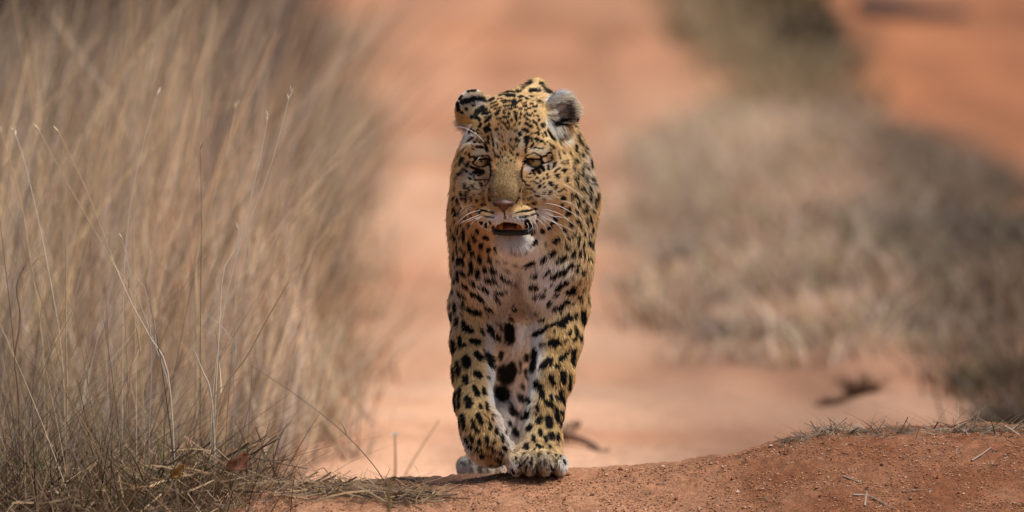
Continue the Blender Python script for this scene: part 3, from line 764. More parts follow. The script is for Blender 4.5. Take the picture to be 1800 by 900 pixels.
def coat(p, n, off=None):
    """(colour, blackness) of the coat at surface points p with normals n"""
    px, py = project(p)
    view = CAM - p
    view /= np.linalg.norm(view, axis=1)[:, None]
    nv = (n * view).sum(1)
    di = np.clip(((py - Y0) / DSTEP).round().astype(int), 0, DH - 1); dj = np.clip(((px - X0) / DSTEP).round().astype(int), 0, DW - 1)
    dmin = DEP[di, dj]
    vis = (p[:, 1] - dmin < .045) | ((dmin > 50) & (p[:, 1] < .25))
    w = sstep(-.02, .16, nv) * vis * (1 - sstep(1044, 1054, px)) * sstep(784, 793, px)
    jx = (vnoise(p, 160, 31) - .5) * 2.4 + (vnoise(p, 60, 33) - .5) * 3.0
    jy = (vnoise(p, 160, 32) - .5) * 2.4 + (vnoise(p, 60, 34) - .5) * 3.0
    hd = sstep(.36, .44, p[:, 2]) * (p[:, 1] < .0)
    jk = .75 - .55 * hd
    ox, oy = (0, 0) if off is None else off
    s1 = raster(SP, px + jx * jk + ox, py + jy * jk + oy)
    c1 = raster(BASE, px + ox, py + oy)
    # elsewhere: rosettes on the flanks, plain spots on limbs and belly
    wp = p + .012 * np.stack([vnoise(p, 40, 41) - .5, vnoise(p, 40, 42) - .5, vnoise(p, 40, 43) - .5], 1)
    f, h = worley(wp, .052, 51)
    f2, h2 = worley(wp, .030, 61)
    flank = sstep(.12, .25, p[:, 1]) * sstep(.36, .44, p[:, 2])
    ring = sstep(.20, .26, f) * (1 - sstep(.40, .47, f)) * sstep(.25, .5, vnoise(p, 55, 44) + .15)
    dots = 1 - sstep(.26, .36, f2)
    s2 = np.maximum(ring * flank, dots * (1 - flank))
    c2 = np.tile(TAN, (len(p), 1))
    under = np.clip(sstep(.1, .6, -n[:, 2]) + sstep(.3, .8, -np.sign(p[:, 0] - .02) * n[:, 0]) * (p[:, 2] < .42), 0, 1)[:, None]
    c2 = c2 * (1 - under) + A([.7, .66, .6]) * under
    col = c1 * w[:, None] + c2 * (1 - w[:, None])
    blk = s1 * w + s2 * (1 - w)
    return col, blk, px, py, w

BLACK = A([.010, .009, .009])
root = bpy.data.objects.new("leopard", None)
COL.objects.link(root)
root.location = (0.02, 0.3, G(0.02, .3))
tag(root, "spotted leopard walking towards the viewer along the sandy track, mouth slightly open", "leopard")
bpy.context.view_layer.update()
RI = root.matrix_world.inverted()

def child(name, me, mat, parent=root):
    o = link(name, me, mat)
    o.parent = parent
    o.matrix_parent_inverse = RI if parent is root else parent.matrix_world.inverted()
    return o

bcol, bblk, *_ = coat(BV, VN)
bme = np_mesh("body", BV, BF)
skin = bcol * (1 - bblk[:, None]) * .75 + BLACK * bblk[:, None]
mpx, mpy = project(BV)
fur_skin = tint_mat("skin", rough=.9, spec=.1)
body = child("body", bme, fur_skin)

# ------------------------------------------------------------------ fur
def eye_open(px, py, m=2.5):
    o = np.zeros(len(px), bool)
    for (c, w, h, t) in EYES:
        ex, ey = project(c[None])
        u = px - ex; v = -(py - ey)
        u, v = u * math.cos(t) + v * math.sin(t), -u * math.sin(t) + v * math.cos(t)
        v = np.where(v > 0, v * 1.3, v)
        o |= (v / 1.3 < 3.8 + m * .7) & (np.abs(u) < w + m) & (np.abs(v) < (h + m * .9) * (1 - (u / (w + m)) ** 2))
    return o

rimv = eye_open(mpx, mpy, 4.5) & (BV[:, 1] < -.06)
skin[rimv] = A([.012, .010, .010])
set_col(bme, skin)
quadA = np.linalg.norm(np.cross(BV[BF[:, 2]] - BV[BF[:, 0]], BV[BF[:, 3]] - BV[BF[:, 1]]), axis=1) * .5
qc = BV[BF].mean(1); qn = VN[BF].mean(1)
vw = CAM - qc; vw /= np.linalg.norm(vw, axis=1)[:, None]
nv_q = (qn * vw).sum(1)
dens = np.where(nv_q > -.25, 1.0, .10) * np.where(qc[:, 1] > .45, .35, 1.0)
dens *= np.where((qc[:, 1] < .0) & (qc[:, 2] > .39), 3.2, 1.0) * np.where(qc[:, 1] > 1.1, .5, 1.0)
NH = 420000
prob = quadA * dens
pick = rng.choice(len(BF), NH, p=prob / prob.sum())
u_, v_ = rng.random(NH), rng.random(NH)
f4 = BF[pick]
w4 = np.stack([(1 - u_) * (1 - v_), u_ * (1 - v_), u_ * v_, (1 - u_) * v_], 1)
RP = (BV[f4] * w4[..., None]).sum(1); RN = (VN[f4] * w4[..., None]).sum(1)
RN /= np.linalg.norm(RN, axis=1)[:, None] + 1e-9
hc, hb, hpx, hpy, hw = coat(RP, RN)

def hair_fields(p, n, px, py):
    N = len(p)
    x, y, z = p.T
    # default body flow: backwards and down
    d = np.tile(A([0, .75, -.55]), (N, 1))
    L = np.full(N, .0132)
    lift = np.full(N, .34)
    cx = .012
    leg = 1 - sstep(.27, .36, z)
    d = d * (1 - leg[:, None]) + leg[:, None] * A([0, .12, -1.0])
    L = L * (1 - leg) + .0105 * leg
    frontc = sstep(.30, .38, z) * (1 - sstep(.40, .48, z)) * (y < .16)
    tow = np.stack([-(x - cx) * 5.0, np.zeros(N), -np.ones(N)], 1)
    cw = (np.maximum(0, 1 - sstep(.06, .16, y)) * sstep(.24, .32, z) * (1 - sstep(.42, .50, z)))[:, None]
    d = d * (1 - cw) + tow * cw
    mid = np.exp(-((x - cx) / .07) ** 2)
    L = L + .003 * cw[:, 0] * mid
    # neck sides
    nk = (sstep(.42, .48, z) * (y > -.02) * (y < .2))[:, None]
    d = d * (1 - nk) + A([0, .5, -.8]) * nk
    # head: fur runs away from the nose
    nose = P(885, 350, -.25)
    hd = ((1 - sstep(-.04, .03, y)) * sstep(.385, .41, z))[:, None]
    rad = p - nose
    rad /= np.linalg.norm(rad, axis=1)[:, None]
    rad = rad + A([0, .35, 0])
    d = d * (1 - hd) + rad * hd
    dn = np.linalg.norm(p - nose, axis=1)
    Lh = .0046 + .0045 * sstep(.05, .16, dn)
    L = L * (1 - hd[:, 0]) + Lh * hd[:, 0]
    lift = lift * (1 - hd[:, 0]) + .30 * hd[:, 0]
    # cheeks, chin
    ck = hd[:, 0] * np.maximum(np.exp(-((px - 815) / 14) ** 2), np.exp(-((px - 990) / 18) ** 2)) * np.exp(-((py - 330) / 70) ** 2)
    L = L + .008 * ck
    chin = np.exp(-((px - 904) / 40) ** 2) * np.exp(-((py - 436) / 14) ** 2) * (y < -.02)
    d = d * (1 - chin[:, None]) + chin[:, None] * (A([0, .25, -1.0]) + np.stack([(x - .004) * 9, 0 * x, 0 * x], 1))
    L = L + .010 * chin
    pad = np.maximum(np.exp(-((px - 864) / 22) ** 2), np.exp(-((px - 912) / 24) ** 2)) * np.exp(-((py - 384) / 14) ** 2) * (y < -.1)
    sgn = np.where(px < 886, -1.0, 1.0)
    d = d * (1 - pad[:, None]) + pad[:, None] * np.stack([sgn * .8, .2 + 0 * x, -.6 + 0 * x], 1)
    # eyelids: very short
    for (c, w, h, t) in EYES:
        q = np.exp(-(np.linalg.norm(p - c, axis=1) / .030) ** 4)
        L = L * (1 - .72 * q)
    # ears
    el = ((py < 228) & (px < 856) & (y < .06)).astype(float)
    er = ((px > 958) & (py < 242) & (px < 1026) & (z > .56) & (y < .05)).astype(float)
    d = np.where(el[:, None] > 0, A([-.5, .25, .8]), d); d = np.where(er[:, None] > 0, A([.6, .1, .55]), d)
    inner = er * (n[:, 1] < -.3)
    d = np.where(inner[:, None] > 0, A([1.0, -.25, .15]), d)
    L = np.where((el > 0) | (er > 0), .0065, L)
    L = np.where(inner > 0, .0165, L)
    wisp = (py > 216) & (py < 256) & (px < 832) & (px > 796) & (y < .02)
    d = np.where(wisp[:, None], A([-.75, -.1, -.55]), d)
    L = np.where(wisp, .016, L)
    wr = (np.abs(px - 985) < 24) & (np.abs(py - 234) < 16) & (y < .03)
    d = np.where(wr[:, None], A([.5, -.05, -.85]), d)
    L = np.where(wr, .017, L)
    # paws
    pw = 1 - sstep(.02, .06, z)
    d = d * (1 - pw[:, None]) + pw[:, None] * A([0, -.5, -.8])
    L = L * (1 - .35 * pw)
    return d, L, lift

hd_, hl_, hlift = hair_fields(RP, RN, hpx, hpy)
jit = (rng.normal(size=(NH, 3)))
# clumps: neighbouring hairs share a swirl
cl = np.stack([vnoise(RP, 130, 71) - .5, vnoise(RP, 130, 72) - .5, vnoise(RP, 130, 73) - .5], 1)
hdm = ((RP[:, 1] < .0) & (RP[:, 2] > .39))[:, None]
hd_ = hd_ / (np.linalg.norm(hd_, axis=1)[:, None] + 1e-9) + cl * np.where(hdm, .40, .45) + jit * .09
tan_ = hd_ - RN * (hd_ * RN).sum(1)[:, None]
tan_ /= np.linalg.norm(tan_, axis=1)[:, None] + 1e-9
hl_ = hl_ * (.7 + .6 * rng.random(NH)) * (.75 + .5 * vnoise(RP, 45, 75))
keep = ~(eye_open(hpx, hpy, 3.2) & (RP[:, 1] < -.06) & (RN[:, 1] < .3))
nosep = ((hpx > 865) & (hpx < 905) & (hpy > 352) & (hpy < 372) & (np.abs(hpx - 885) < 21 - (hpy - 353) * .95) & (RP[:, 1] < -.1))
mouthp = (((hpx - 894) / 22.5) ** 2 + ((hpy - 399) / 10.5) ** 2 < 1) & (RP[:, 1] < -.02)
keep &= ~nosep & ~mouthp & (RP[:, 2] > -.115)
hlift = hlift * (.75 + .5 * rng.random(NH)) + np.where(rng.random(NH) < .04, .22, 0)
S3 = A([0, .36, .70, 1.0])
pts = np.zeros((NH, 4, 3), np.float32)
for k, s in enumerate(S3):
    nrm = hlift * s * (1 - .35 * s) * 1.25
    pts[:, k] = RP - RN * .0006 + (RN * nrm[:, None] + tan_ * (s * .95)) * hl_[:, None] + (A([0, 0, -1]) * (hl_ * .10)[:, None]) * s * s
t0x, t0y = project(RP); t1x, t1y = project(pts[:, 3].astype(float))
sh_ = np.where(hdm[:, 0], .62, .60)
sh_ = np.where((hl_ > .020) & (RP[:, 2] < .46), .72, sh_)
jp = np.where(hdm[:, 0], .5, .8)
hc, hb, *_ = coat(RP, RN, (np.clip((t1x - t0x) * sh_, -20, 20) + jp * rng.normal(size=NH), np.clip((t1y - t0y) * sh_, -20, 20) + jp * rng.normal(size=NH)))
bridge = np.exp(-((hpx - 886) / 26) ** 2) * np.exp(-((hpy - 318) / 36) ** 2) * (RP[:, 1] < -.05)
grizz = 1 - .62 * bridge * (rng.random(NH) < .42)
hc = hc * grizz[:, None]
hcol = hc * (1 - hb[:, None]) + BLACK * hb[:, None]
val = (.70 + .58 * rng.random(NH)) * (.86 + .28 * vnoise(RP, 25, 77))
hcol = np.clip(hcol * np.where(hb > .5, 1.0, val * 1.18)[:, None], 0, .95)
inner_ = (hpx > 958) & (hpy < 242) & (hpx < 1026) & (RP[:, 2] > .56) & (RP[:, 1] < .05) & (RN[:, 1] < -.1)
hcol = np.where(inner_[:, None], np.clip(hcol * (.55 + 1.3 * rng.random(NH) ** 1.5)[:, None], 0, .95), hcol)
wh = rng.random(NH) < .05
hcol[wh & (hb < .5)] = hcol[wh & (hb < .5)] * .6 + .3
hrad = np.where((RP[:, 1] < .0) & (RP[:, 2] > .39), .00030, .00046) * (.8 + .4 * rng.random(NH))
hrad = np.where(RP[:, 1] > .45, .0008, hrad)
pts, hcol, hrad = pts[keep], hcol[keep], hrad[keep]
pts = pts - A(root.location)[None, None]
fc = bpy.data.hair_curves.new("fur")
fc.add_curves([4] * len(pts))
fc.attributes["position"].data.foreach_set("vector", pts.astype(np.float32).ravel())
ra = fc.attributes.get("radius") or fc.attributes.new("radius", 'FLOAT', 'POINT')
ra.data.foreach_set("value", (hrad[:, None] * A([1.0, .95, .7, .25])[None]).astype(np.float32).ravel())
ca = fc.attributes.new("tint", 'FLOAT_COLOR', 'CURVE')
ca.data.foreach_set("color", np.c_[hcol, np.ones(len(hcol))].astype(np.float32).ravel())
fur_m = tint_mat("fur", rough=.5, spec=.05)
fc.materials.append(fur_m)
fur = bpy.data.objects.new("fur", fc)
COL.objects.link(fur)
fur.parent = root

# ------------------------------------------------------------------ face parts
def tube(pts, rad, sides=6, cap=True):
    pts = np.asarray(pts, float)
    n = len(pts)
    rad = np.broadcast_to(np.asarray(rad, float), (n,))
    T = np.gradient(pts, axis=0)
    T /= np.linalg.norm(T, axis=1)[:, None] + 1e-12
    ref = A([0, 0, 1.0]) if abs(T[0, 2]) < .9 else A([1.0, 0, 0])
    U = np.cross(T, ref); U /= np.linalg.norm(U, axis=1)[:, None] + 1e-12
    Vv = np.cross(T, U)
    a = np.arange(sides) / sides * 2 * np.pi
    v = pts[:, None] + rad[:, None, None] * (U[:, None] * np.cos(a)[None, :, None] + Vv[:, None] * np.sin(a)[None, :, None])
    v = v.reshape(-1, 3)
    f = []
    for i in range(n - 1):
        for k in range(sides):
            k2 = (k + 1) % sides
            f.append((i * sides + k, i * sides + k2, (i + 1) * sides + k2, (i + 1) * sides + k))
    return v, f

def tube_mesh(name, pts, rad, sides=6):
    v, f = tube(pts, rad, sides)
    n = len(pts)
    me = bpy.data.meshes.new(name)
    f = [tuple(q) for q in f] + [tuple(range(sides))[::-1], tuple((n - 1) * sides + k for k in range(sides))]
    me.from_pydata([tuple(q) for q in v], [], f)
    for p in me.polygons:
        p.use_smooth = True
    return me

def smooth_pts(pts, n=12):
    pts = np.asarray(pts, float)
    t = np.r_[0, np.cumsum(np.linalg.norm(np.diff(pts, axis=0), axis=1))]
    # Catmull-Rom through the points
    q = np.vstack([2 * pts[0] - pts[1], pts, 2 * pts[-1] - pts[-2]])
    out = []
    m = len(pts) - 1
    for s in np.linspace(0, m - 1e-6, n):
        i = int(s); f = s - i
        p0, p1, p2, p3 = q[i], q[i + 1], q[i + 2], q[i + 3]
        out.append(.5 * (2 * p1 + (p2 - p0) * f + (2 * p0 - 5 * p1 + 4 * p2 - p3) * f * f + (3 * p1 - p0 - 3 * p2 + p3) * f ** 3))
    return np.array(out)

def uv_ball(name, c, r, nu=24, nv=16):
    bm = bmesh.new()
    bmesh.ops.create_uvsphere(bm, u_segments=nu, v_segments=nv, radius=1.0)
    for v in bm.verts:
        v.co = Vector((v.co.x * r[0] + c[0], v.co.y * r[1] + c[1], v.co.z * r[2] + c[2]))
    me = bpy.data.meshes.new(name)
    bm.to_mesh(me); bm.free()
    for p in me.polygons:
        p.use_smooth = True
    return me

# eyes: dark rim, amber iris, small round pupil
for (c, w, h, t) in EYES:
    nu, nv = 48, 32
    me = uv_ball("eye", c, (EYE_R,) * 3, nu, nv)
    co = np.array([v.co for v in me.vertices])
    ax = A([-.08, -1, .10]); ax /= np.linalg.norm(ax)
    ang = np.degrees(np.arccos(np.clip(((co - c) / EYE_R) @ ax, -1, 1)))
    col = np.where(ang[:, None] < 9, A([.01, .009, .008]), np.where(ang[:, None] < 46, A([.40, .285, .105]), A([.015, .012, .01])))
    ring = ((ang > 9) & (ang < 46))
    col[ring] *= (1.1 - .5 * (ang[ring] - 9) / 37)[:, None]
    set_col(me, col)
    m = tint_mat("eye", rough=.25, spec=.5)
    m.node_tree.nodes["Principled BSDF"].inputs["Coat Weight"].default_value = .25
    m.node_tree.nodes["Principled BSDF"].inputs["Coat Roughness"].default_value = .06
    child("eye", me, m)

# nose leather
def nose_sdf(p):
    d = sd_ell(p, P(885, 358, -.212), A([.0205, .017, .0068]))
    d = smin(d, sd_cone(p, P(885, 360, -.220), P(885, 370.5, -.217), .0085, .0030), .009)
    for s in (-1, 1):
        n1 = sd_ell(p, P(885 + s * 12, 363.5, -.232), A([.0062, .016, .0036]))
        n2 = sd_cone(p, P(885 + s * 14, 362.5, -.228), P(885 + s * 21, 359, -.208), .0028, .0016)
        d = smax(d, -n1, .003); d = smax(d, -n2, .002)
    return d
nxs = np.arange(-.045, .012, .0009); c_ = P(885, 362, -.2)
NV, NF = surface_nets(nose_sdf, np.arange(c_[0] - .028, c_[0] + .028, .0009), np.arange(-.262, -.18, .0011), np.arange(c_[2] - .02, c_[2] + .02, .0009))
npx, npy = project(NV)
rim = sstep(7, 11, np.abs(npx - 885) + np.maximum(0, (npy - 361)) * .75 - np.maximum(0, 361 - npy) * 1.2)
rim = np.maximum(rim, (1 - sstep(351.5, 354.5, npy)) * .8)
nn = vnoise(NV, 700, 5)[:, None]
ncol = A([.135, .044, .026])[None] * (.75 + .5 * nn) * (1 - rim[:, None]) + A([.03, .024, .024])[None] * rim[:, None]
nme = np_mesh("nose", NV, NF)
set_col(nme, ncol)
child("nose", nme, tint_mat("nose", rough=.42, spec=.5, bump=.4, nscale=900))

# mouth
lip_m = plain_mat("lip", (.010, .008, .009), rough=.34, spec=.35, coat=.08, var=.3)
lp = smooth_pts([P(866, 394, -.172), P(868, 403, -.178), P(875, 408.5, -.186), P(890, 409.5, -.191), P(905, 409.5, -.191), P(920, 409, -.188), P(932, 405.5, -.180), P(936, 394, -.170)], 22)
child("lower_lip", tube_mesh("lower_lip", lp, np.interp(np.linspace(0, 1, 22), [0, .15, .5, .85, 1], [.0028, .0046, .0052, .0050, .0036]), 8), lip_m)
child("mouth_lining", uv_ball("mouth_lining", P(896, 396, -.142), (.027, .018, .0125)), plain_mat("mouth_lining", (.16, .035, .022), rough=.35, spec=.5))
child("tongue", uv_ball("tongue", P(897, 402, -.166), (.014, .022, .0050)), plain_mat("tongue", (.46, .17, .11), rough=.35, spec=.5, nscale=400))
tooth_m = plain_mat("tooth", (.60, .24, .045), rough=.3, spec=.5)
for tx, rr_ in ((880, .0058), (911, .0044)):
    pts_ = smooth_pts([P(tx, 406, -.176), P(tx, 400, -.178), P(tx + .5, 395, -.176)], 8)
    child("canine_tooth", tube_mesh("canine_tooth", pts_, np.linspace(rr_, rr_ * .55, 8), 8), tooth_m)

# whiskers, each a part
wm = plain_mat("whisker", (.85, .83, .80), rough=.4, spec=.4)
WH = [[(981, 352), (1000, 356), (1015, 367), (1033, 399), (1044, 416)], [(948, 357), (976, 360), (1000, 371), (1020, 384), (1033, 399)],
      [(945, 366), (971, 371), (991, 380), (1009, 396)], [(947, 375), (967, 384), (984, 399), (996, 420)], [(944, 380), (976, 391), (1012, 408)],
      [(948, 371), (972, 380), (992, 383), (1015, 398)], [(943, 379), (958, 388), (968, 398), (976, 412)], [(940, 382), (952, 391), (962, 403)],
      [(986, 323), (998, 328), (1010, 335), (1030, 352), (1050, 376)], [(942, 376), (962, 384), (978, 394), (990, 404)], [(946, 369), (966, 375), (985, 388)],
      [(930, 387), (936, 396), (938, 412)], [(935, 384), (943, 396), (946, 412)], [(925, 388), (929, 398), (929, 410)],
      [(843, 358), (828, 360), (815, 365), (804, 380)], [(845, 367), (828, 368), (812, 375), (801, 384)], [(846, 369), (825, 375), (808, 388), (803, 395)],
      [(846, 376), (830, 383), (812, 391), (807, 396)], [(849, 381), (833, 389), (824, 403)], [(851, 379), (836, 384), (820, 390)],
      [(855, 388), (850, 394), (848, 401)], [(860, 389), (857, 396), (857, 404)], [(843, 363), (822, 366), (805, 384)],
      [(854, 253), (840, 238), (820, 226), (804, 223), (782, 226)], [(850, 254), (834, 253), (815, 253)], [(846, 272), (840, 280), (833, 287)]]
for q in WH:
    q = np.array(q, float)
    h0 = bvh.ray_cast(cv, Vector(ray(*q[0])).normalized())
    y0 = h0[0].y if h0[0] is not None else -.1
    ys_ = []
    for k, a in enumerate(q):
        h_ = bvh.ray_cast(cv, Vector(ray(*a)).normalized())
        want = y0 + .004 - .006 * min(k, 2) + .006 * max(0, k - 1)
        if k and h_[0] is not None:
            want = min(want, h_[0].y - .016)
        ys_.append(want)
    w3 = smooth_pts([P(a[0], a[1], yy) for a, yy in zip(q, ys_)], 12)
    child("whisker", tube_mesh("whisker", w3, np.linspace(.00055, .00018, 12), 4), wm)

# ------------------------------------------------------------------ plants
rng = np.random.default_rng(21)
def blades(base, az, h, lean, curve, width, col, segs=4, twist=None, tipcol=None):
    """ribbon blades -> verts, quads, colours"""
    N = len(base)
    s = np.linspace(0, 1, segs + 1)
    d = np.stack([np.cos(az), np.sin(az), np.zeros(N)], 1)
    if twist is None:
        twist = rng.random(N) * np.pi
    side = np.stack([np.cos(twist), np.sin(twist), np.zeros(N)], 1)
    out = np.zeros((N, segs + 1, 2, 3))
    for k, t in enumerate(s):
        c = base + d * (h * (lean * t + curve * t * t))[:, None]
        c[:, 2] += h * (t - .35 * np.abs(curve) * t * t)
        wv = side * (width * (1 - .82 * t) * .5)[:, None]
        out[:, k, 0] = c - wv
        out[:, k, 1] = c + wv
    V = out.reshape(-1, 3)
    o = (np.arange(N) * (segs + 1) * 2)[:, None]
    k = np.arange(segs)[None] * 2
    a = o + k
    F = np.stack([a, a + 1, a + 3, a + 2], -1).reshape(-1, 4)
    sh = np.repeat(col[:, None], segs + 1, 1)
    if tipcol is not None:
        sh = sh * (1 - s[None, :, None]) + tipcol[:, None] * s[None, :, None]
    Cc = np.repeat(sh[:, :, None], 2, 2).reshape(-1, 3)
    return V, F, Cc

def straws(base, az, length, pitch, width, col, bend):
    """nearly lying straws"""
    N = len(base)
    segs = 3
    s = np.linspace(-.5, .5, segs + 1)
    d = np.stack([np.cos(az) * np.cos(pitch), np.sin(az) * np.cos(pitch), np.sin(pitch)], 1)
    side = np.cross(d, A([.3, -.8, .5]))
    side /= np.linalg.norm(side, axis=1)[:, None] + 1e-9
    up = np.cross(side, d)
    out = np.zeros((N, segs + 1, 2, 3))
    for k, t in enumerate(s):
        c = base + d * (length * t)[:, None] + up * (bend * length * (.25 - t * t))[:, None]
        out[:, k, 0] = c - side * (width * .5)[:, None]
        out[:, k, 1] = c + side * (width * .5)[:, None]
    V = out.reshape(-1, 3)
    o = (np.arange(N) * (segs + 1) * 2)[:, None] + np.arange(segs)[None] * 2
    F = np.stack([o, o + 1, o + 3, o + 2], -1).reshape(-1, 4)
    return V, F, np.repeat(np.repeat(col[:, None], segs + 1, 1)[:, :, None], 2, 2).reshape(-1, 3)

def join(parts):
    V, F, Cc, n = [], [], [], 0
    for v, f, c in parts:
        V.append(v); F.append(f + n); Cc.append(c); n += len(v)
    return np.concatenate(V), np.concatenate(F), np.concatenate(Cc)

STRAW = A([[.46, .345, .205], [.40, .315, .215], [.52, .41, .265], [.33, .265, .20], [.38, .27, .16], [.30, .22, .155], [.44, .36, .28]])
GREEN = A([[.10, .16, .035], [.16, .20, .06], [.07, .12, .03]])
def palette(n, pal, var=.2, green=0.0):
    c = pal[rng.integers(0, len(pal), n)] * (1 - var + 2 * var * rng.random((n, 1)))
    if green > 0:
        g = rng.random(n) < green
        c[g] = GREEN[rng.integers(0, 3, g.sum())]
    return c
grass_m = tint_mat("dry_grass", rough=.7, spec=.15, transl=.12)

def stuff(name, parts, label, mat=grass_m):
    V, F, Cc = join(parts)
    me = np_mesh(name, V, F, smooth=False)
    set_col(me, Cc)
    o = link(name, me, mat)
    tag(o, label, name.replace("_", " "), None, "stuff")
    return o

def scatter_left(n, y0, y1, depth, clump, cr, power=1.0, wob=.12):
    cy = y0 + (y1 - y0) * rng.random(clump) ** power
    cxx = edge(cy) - depth(cy) * rng.random(clump) ** .9 - .03
    k = rng.integers(0, clump, n)
    y = cy[k] + rng.normal(size=n) * cr
    x = cxx[k] + rng.normal(size=n) * cr
    e = edge(y) + wob * (vnoise(np.c_[y * 1.5, y * 0], 1.0, 91) - .5)
    x = np.where(x > e, 2 * e - x, x)
    return x, y

def lift(x, y, dz=0.0):
    return np.stack([x, y, ground_z(x, y, False) + dz], 1)

# far and middle tall grass, out of focus; every clump has a tone of its own
def clumped(n, y0, y1, depth, clumps, cr, hh, wid, pal, segs, lean=(.05, .25), curve=(.05, .42), tone=(.45, 1.5), az=(.1, 1.1), var=.2, green=0.0, spill=.03):
    cy = y0 + (y1 - y0) * rng.random(clumps)
    cxx = edge(cy) - depth(cy) * rng.random(clumps) ** .9 - .02
    tn = tone[0] + (tone[1] - tone[0]) * rng.random(clumps) ** 1.3
    hs = .6 + .65 * rng.random(clumps)
    ca = rng.normal(az[0], az[1], clumps)
    sp = spill * np.abs(rng.normal(size=clumps)) * (rng.random(clumps) < .5)
    k = rng.integers(0, clumps, n)
    y = cy[k] + rng.normal(size=n) * cr; x = cxx[k] + rng.normal(size=n) * cr
    e = edge(y) + .16 * (vnoise(np.c_[y * 1.2, y * 0], 1.0, 91) - .5) + sp[k]
    x = np.where(x > e, 2 * e - x, x)
    hue = A([[1.0, 1.0, 1.0], [.98, 1.0, 1.12], [1.06, 1.0, .88], [1.03, .98, 1.02], [.95, .90, .92]])[rng.integers(0, 5, clumps)]
    c = palette(n, pal, var, green) * tn[k][:, None] * hue[k]
    h = (hh[0] + (hh[1] - hh[0]) * rng.random(n)) * hs[k] * (.40 + .60 * sstep(-.02, .30, e - x))
    return blades(lift(x, y, -.01), ca[k] + rng.normal(0, .7, n), h, lean[0] + lean[1] * rng.random(n), curve[0] + curve[1] * rng.random(n) ** 2, wid[0] + (wid[1] - wid[0]) * rng.random(n), c, segs)
WARM = STRAW * A([2.0, 2.02, 2.02])
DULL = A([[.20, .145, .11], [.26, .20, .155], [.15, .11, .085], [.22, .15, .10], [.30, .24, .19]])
parts = []
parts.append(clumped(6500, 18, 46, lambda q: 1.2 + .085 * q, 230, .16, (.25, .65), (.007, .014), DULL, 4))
parts.append(clumped(4800, 8.5, 18, lambda q: 1.2 + .085 * q, 170, .13, (.22, .55), (.006, .012), STRAW * 1.05, 4))
parts.append(clumped(4600, 3.8, 8.5, lambda q: 1.2 + .07 * q, 120, .085, (.45, .95), (.004, .010), WARM, 4, tone=(.26, 1.5)))
parts.append(clumped(420, 2.6, 6, lambda q: 1.0 + 0 * q, 60, .05, (.55, .95), (.004, .007), WARM * 1.25, 5, tone=(.8, 1.3), curve=(.02, .3)))
parts.append(clumped(1700, 1.8, 3.8, lambda q: 1.2 + 0 * q, 80, .06, (.25, .80), (.003, .006), WARM * .9, 5))
parts.append(clumped(4200, .6, 4.5, lambda q: 1.0 + 0 * q, 200, .06, (.06, .30), (.003, .006), STRAW * .9, 4, (.2, .8), (.1, .7), az=(0, 3), tone=(.35, 1.4)))
# sparse short tufts spilling on to the track
m = 90
cy = 2.5 + 22 * rng.random(m); cx2 = edge(cy) + .01 + .13 * rng.random(m) ** 2
k = rng.integers(0, m, 2600)
x = cx2[k] + .03 * rng.normal(size=2600); y = cy[k] + .05 * rng.normal(size=2600)
parts.append(blades(lift(x, y, -.01), rng.random(2600) * 6.283, .05 + .20 * rng.random(2600), .1 + .6 * rng.random(2600), .1 + .5 * rng.random(2600), .004 + .004 * rng.random(2600), palette(2600, STRAW * 1.2, .3), 3))
stuff("tall_grass", parts, "tall dry straw coloured grass in soft focus beside the track")

# near grass, in focus
parts = []
parts.append(clumped(560, -.25, 1.2, lambda q: .75 + 0 * q, 90, .05, (.2, .6), (.0014, .0030), STRAW, 6, (.05, .5), (.05, .5), az=(.3, 2.4), var=.3, green=.03))
parts.append(clumped(2400, -.45, .5, lambda q: .72 + 0 * q, 190, .04, (.05, .26), (.0014, .0036), STRAW * A([.76, .66, .58]), 5, (.1, .9), (.1, .9), (.3, 1.5), (0, 3), .45, .09))
n = 5200
x, y = scatter_left(n, -.55, .45, lambda q: .75 + 0 * q, 240, .045)
x = x + .05 * rng.normal(size=n)
parts.append(blades(lift(x, y, -.008), rng.random(n) * 6.283, .03 + .13 * rng.random(n) ** 1.6, .1 + 1.1 * rng.random(n), .1 + .8 * rng.random(n), .0014 + .0026 * rng.random(n) ** 2, palette(n, STRAW * A([.50, .40, .34]), .8, .03), 4))
n = 3800
x, y = scatter_left(n, -.6, .5, lambda q: .8 + 0 * q, 240, .05)
parts.append(straws(lift(x, y, .004) + A([0, 0, 1]) * (.07 * rng.random(n)[:, None] ** 2), rng.random(n) * 6.283, .03 + .13 * rng.random(n) ** 1.5, rng.normal(0, .45, n), .0012 + .0030 * rng.random(n) ** 2, palette(n, STRAW * A([.70, .60, .52]), .95), rng.normal(0, .3, n)))
stuff("near_grass", parts, "tangled short dry grass in sharp focus at the lower left")

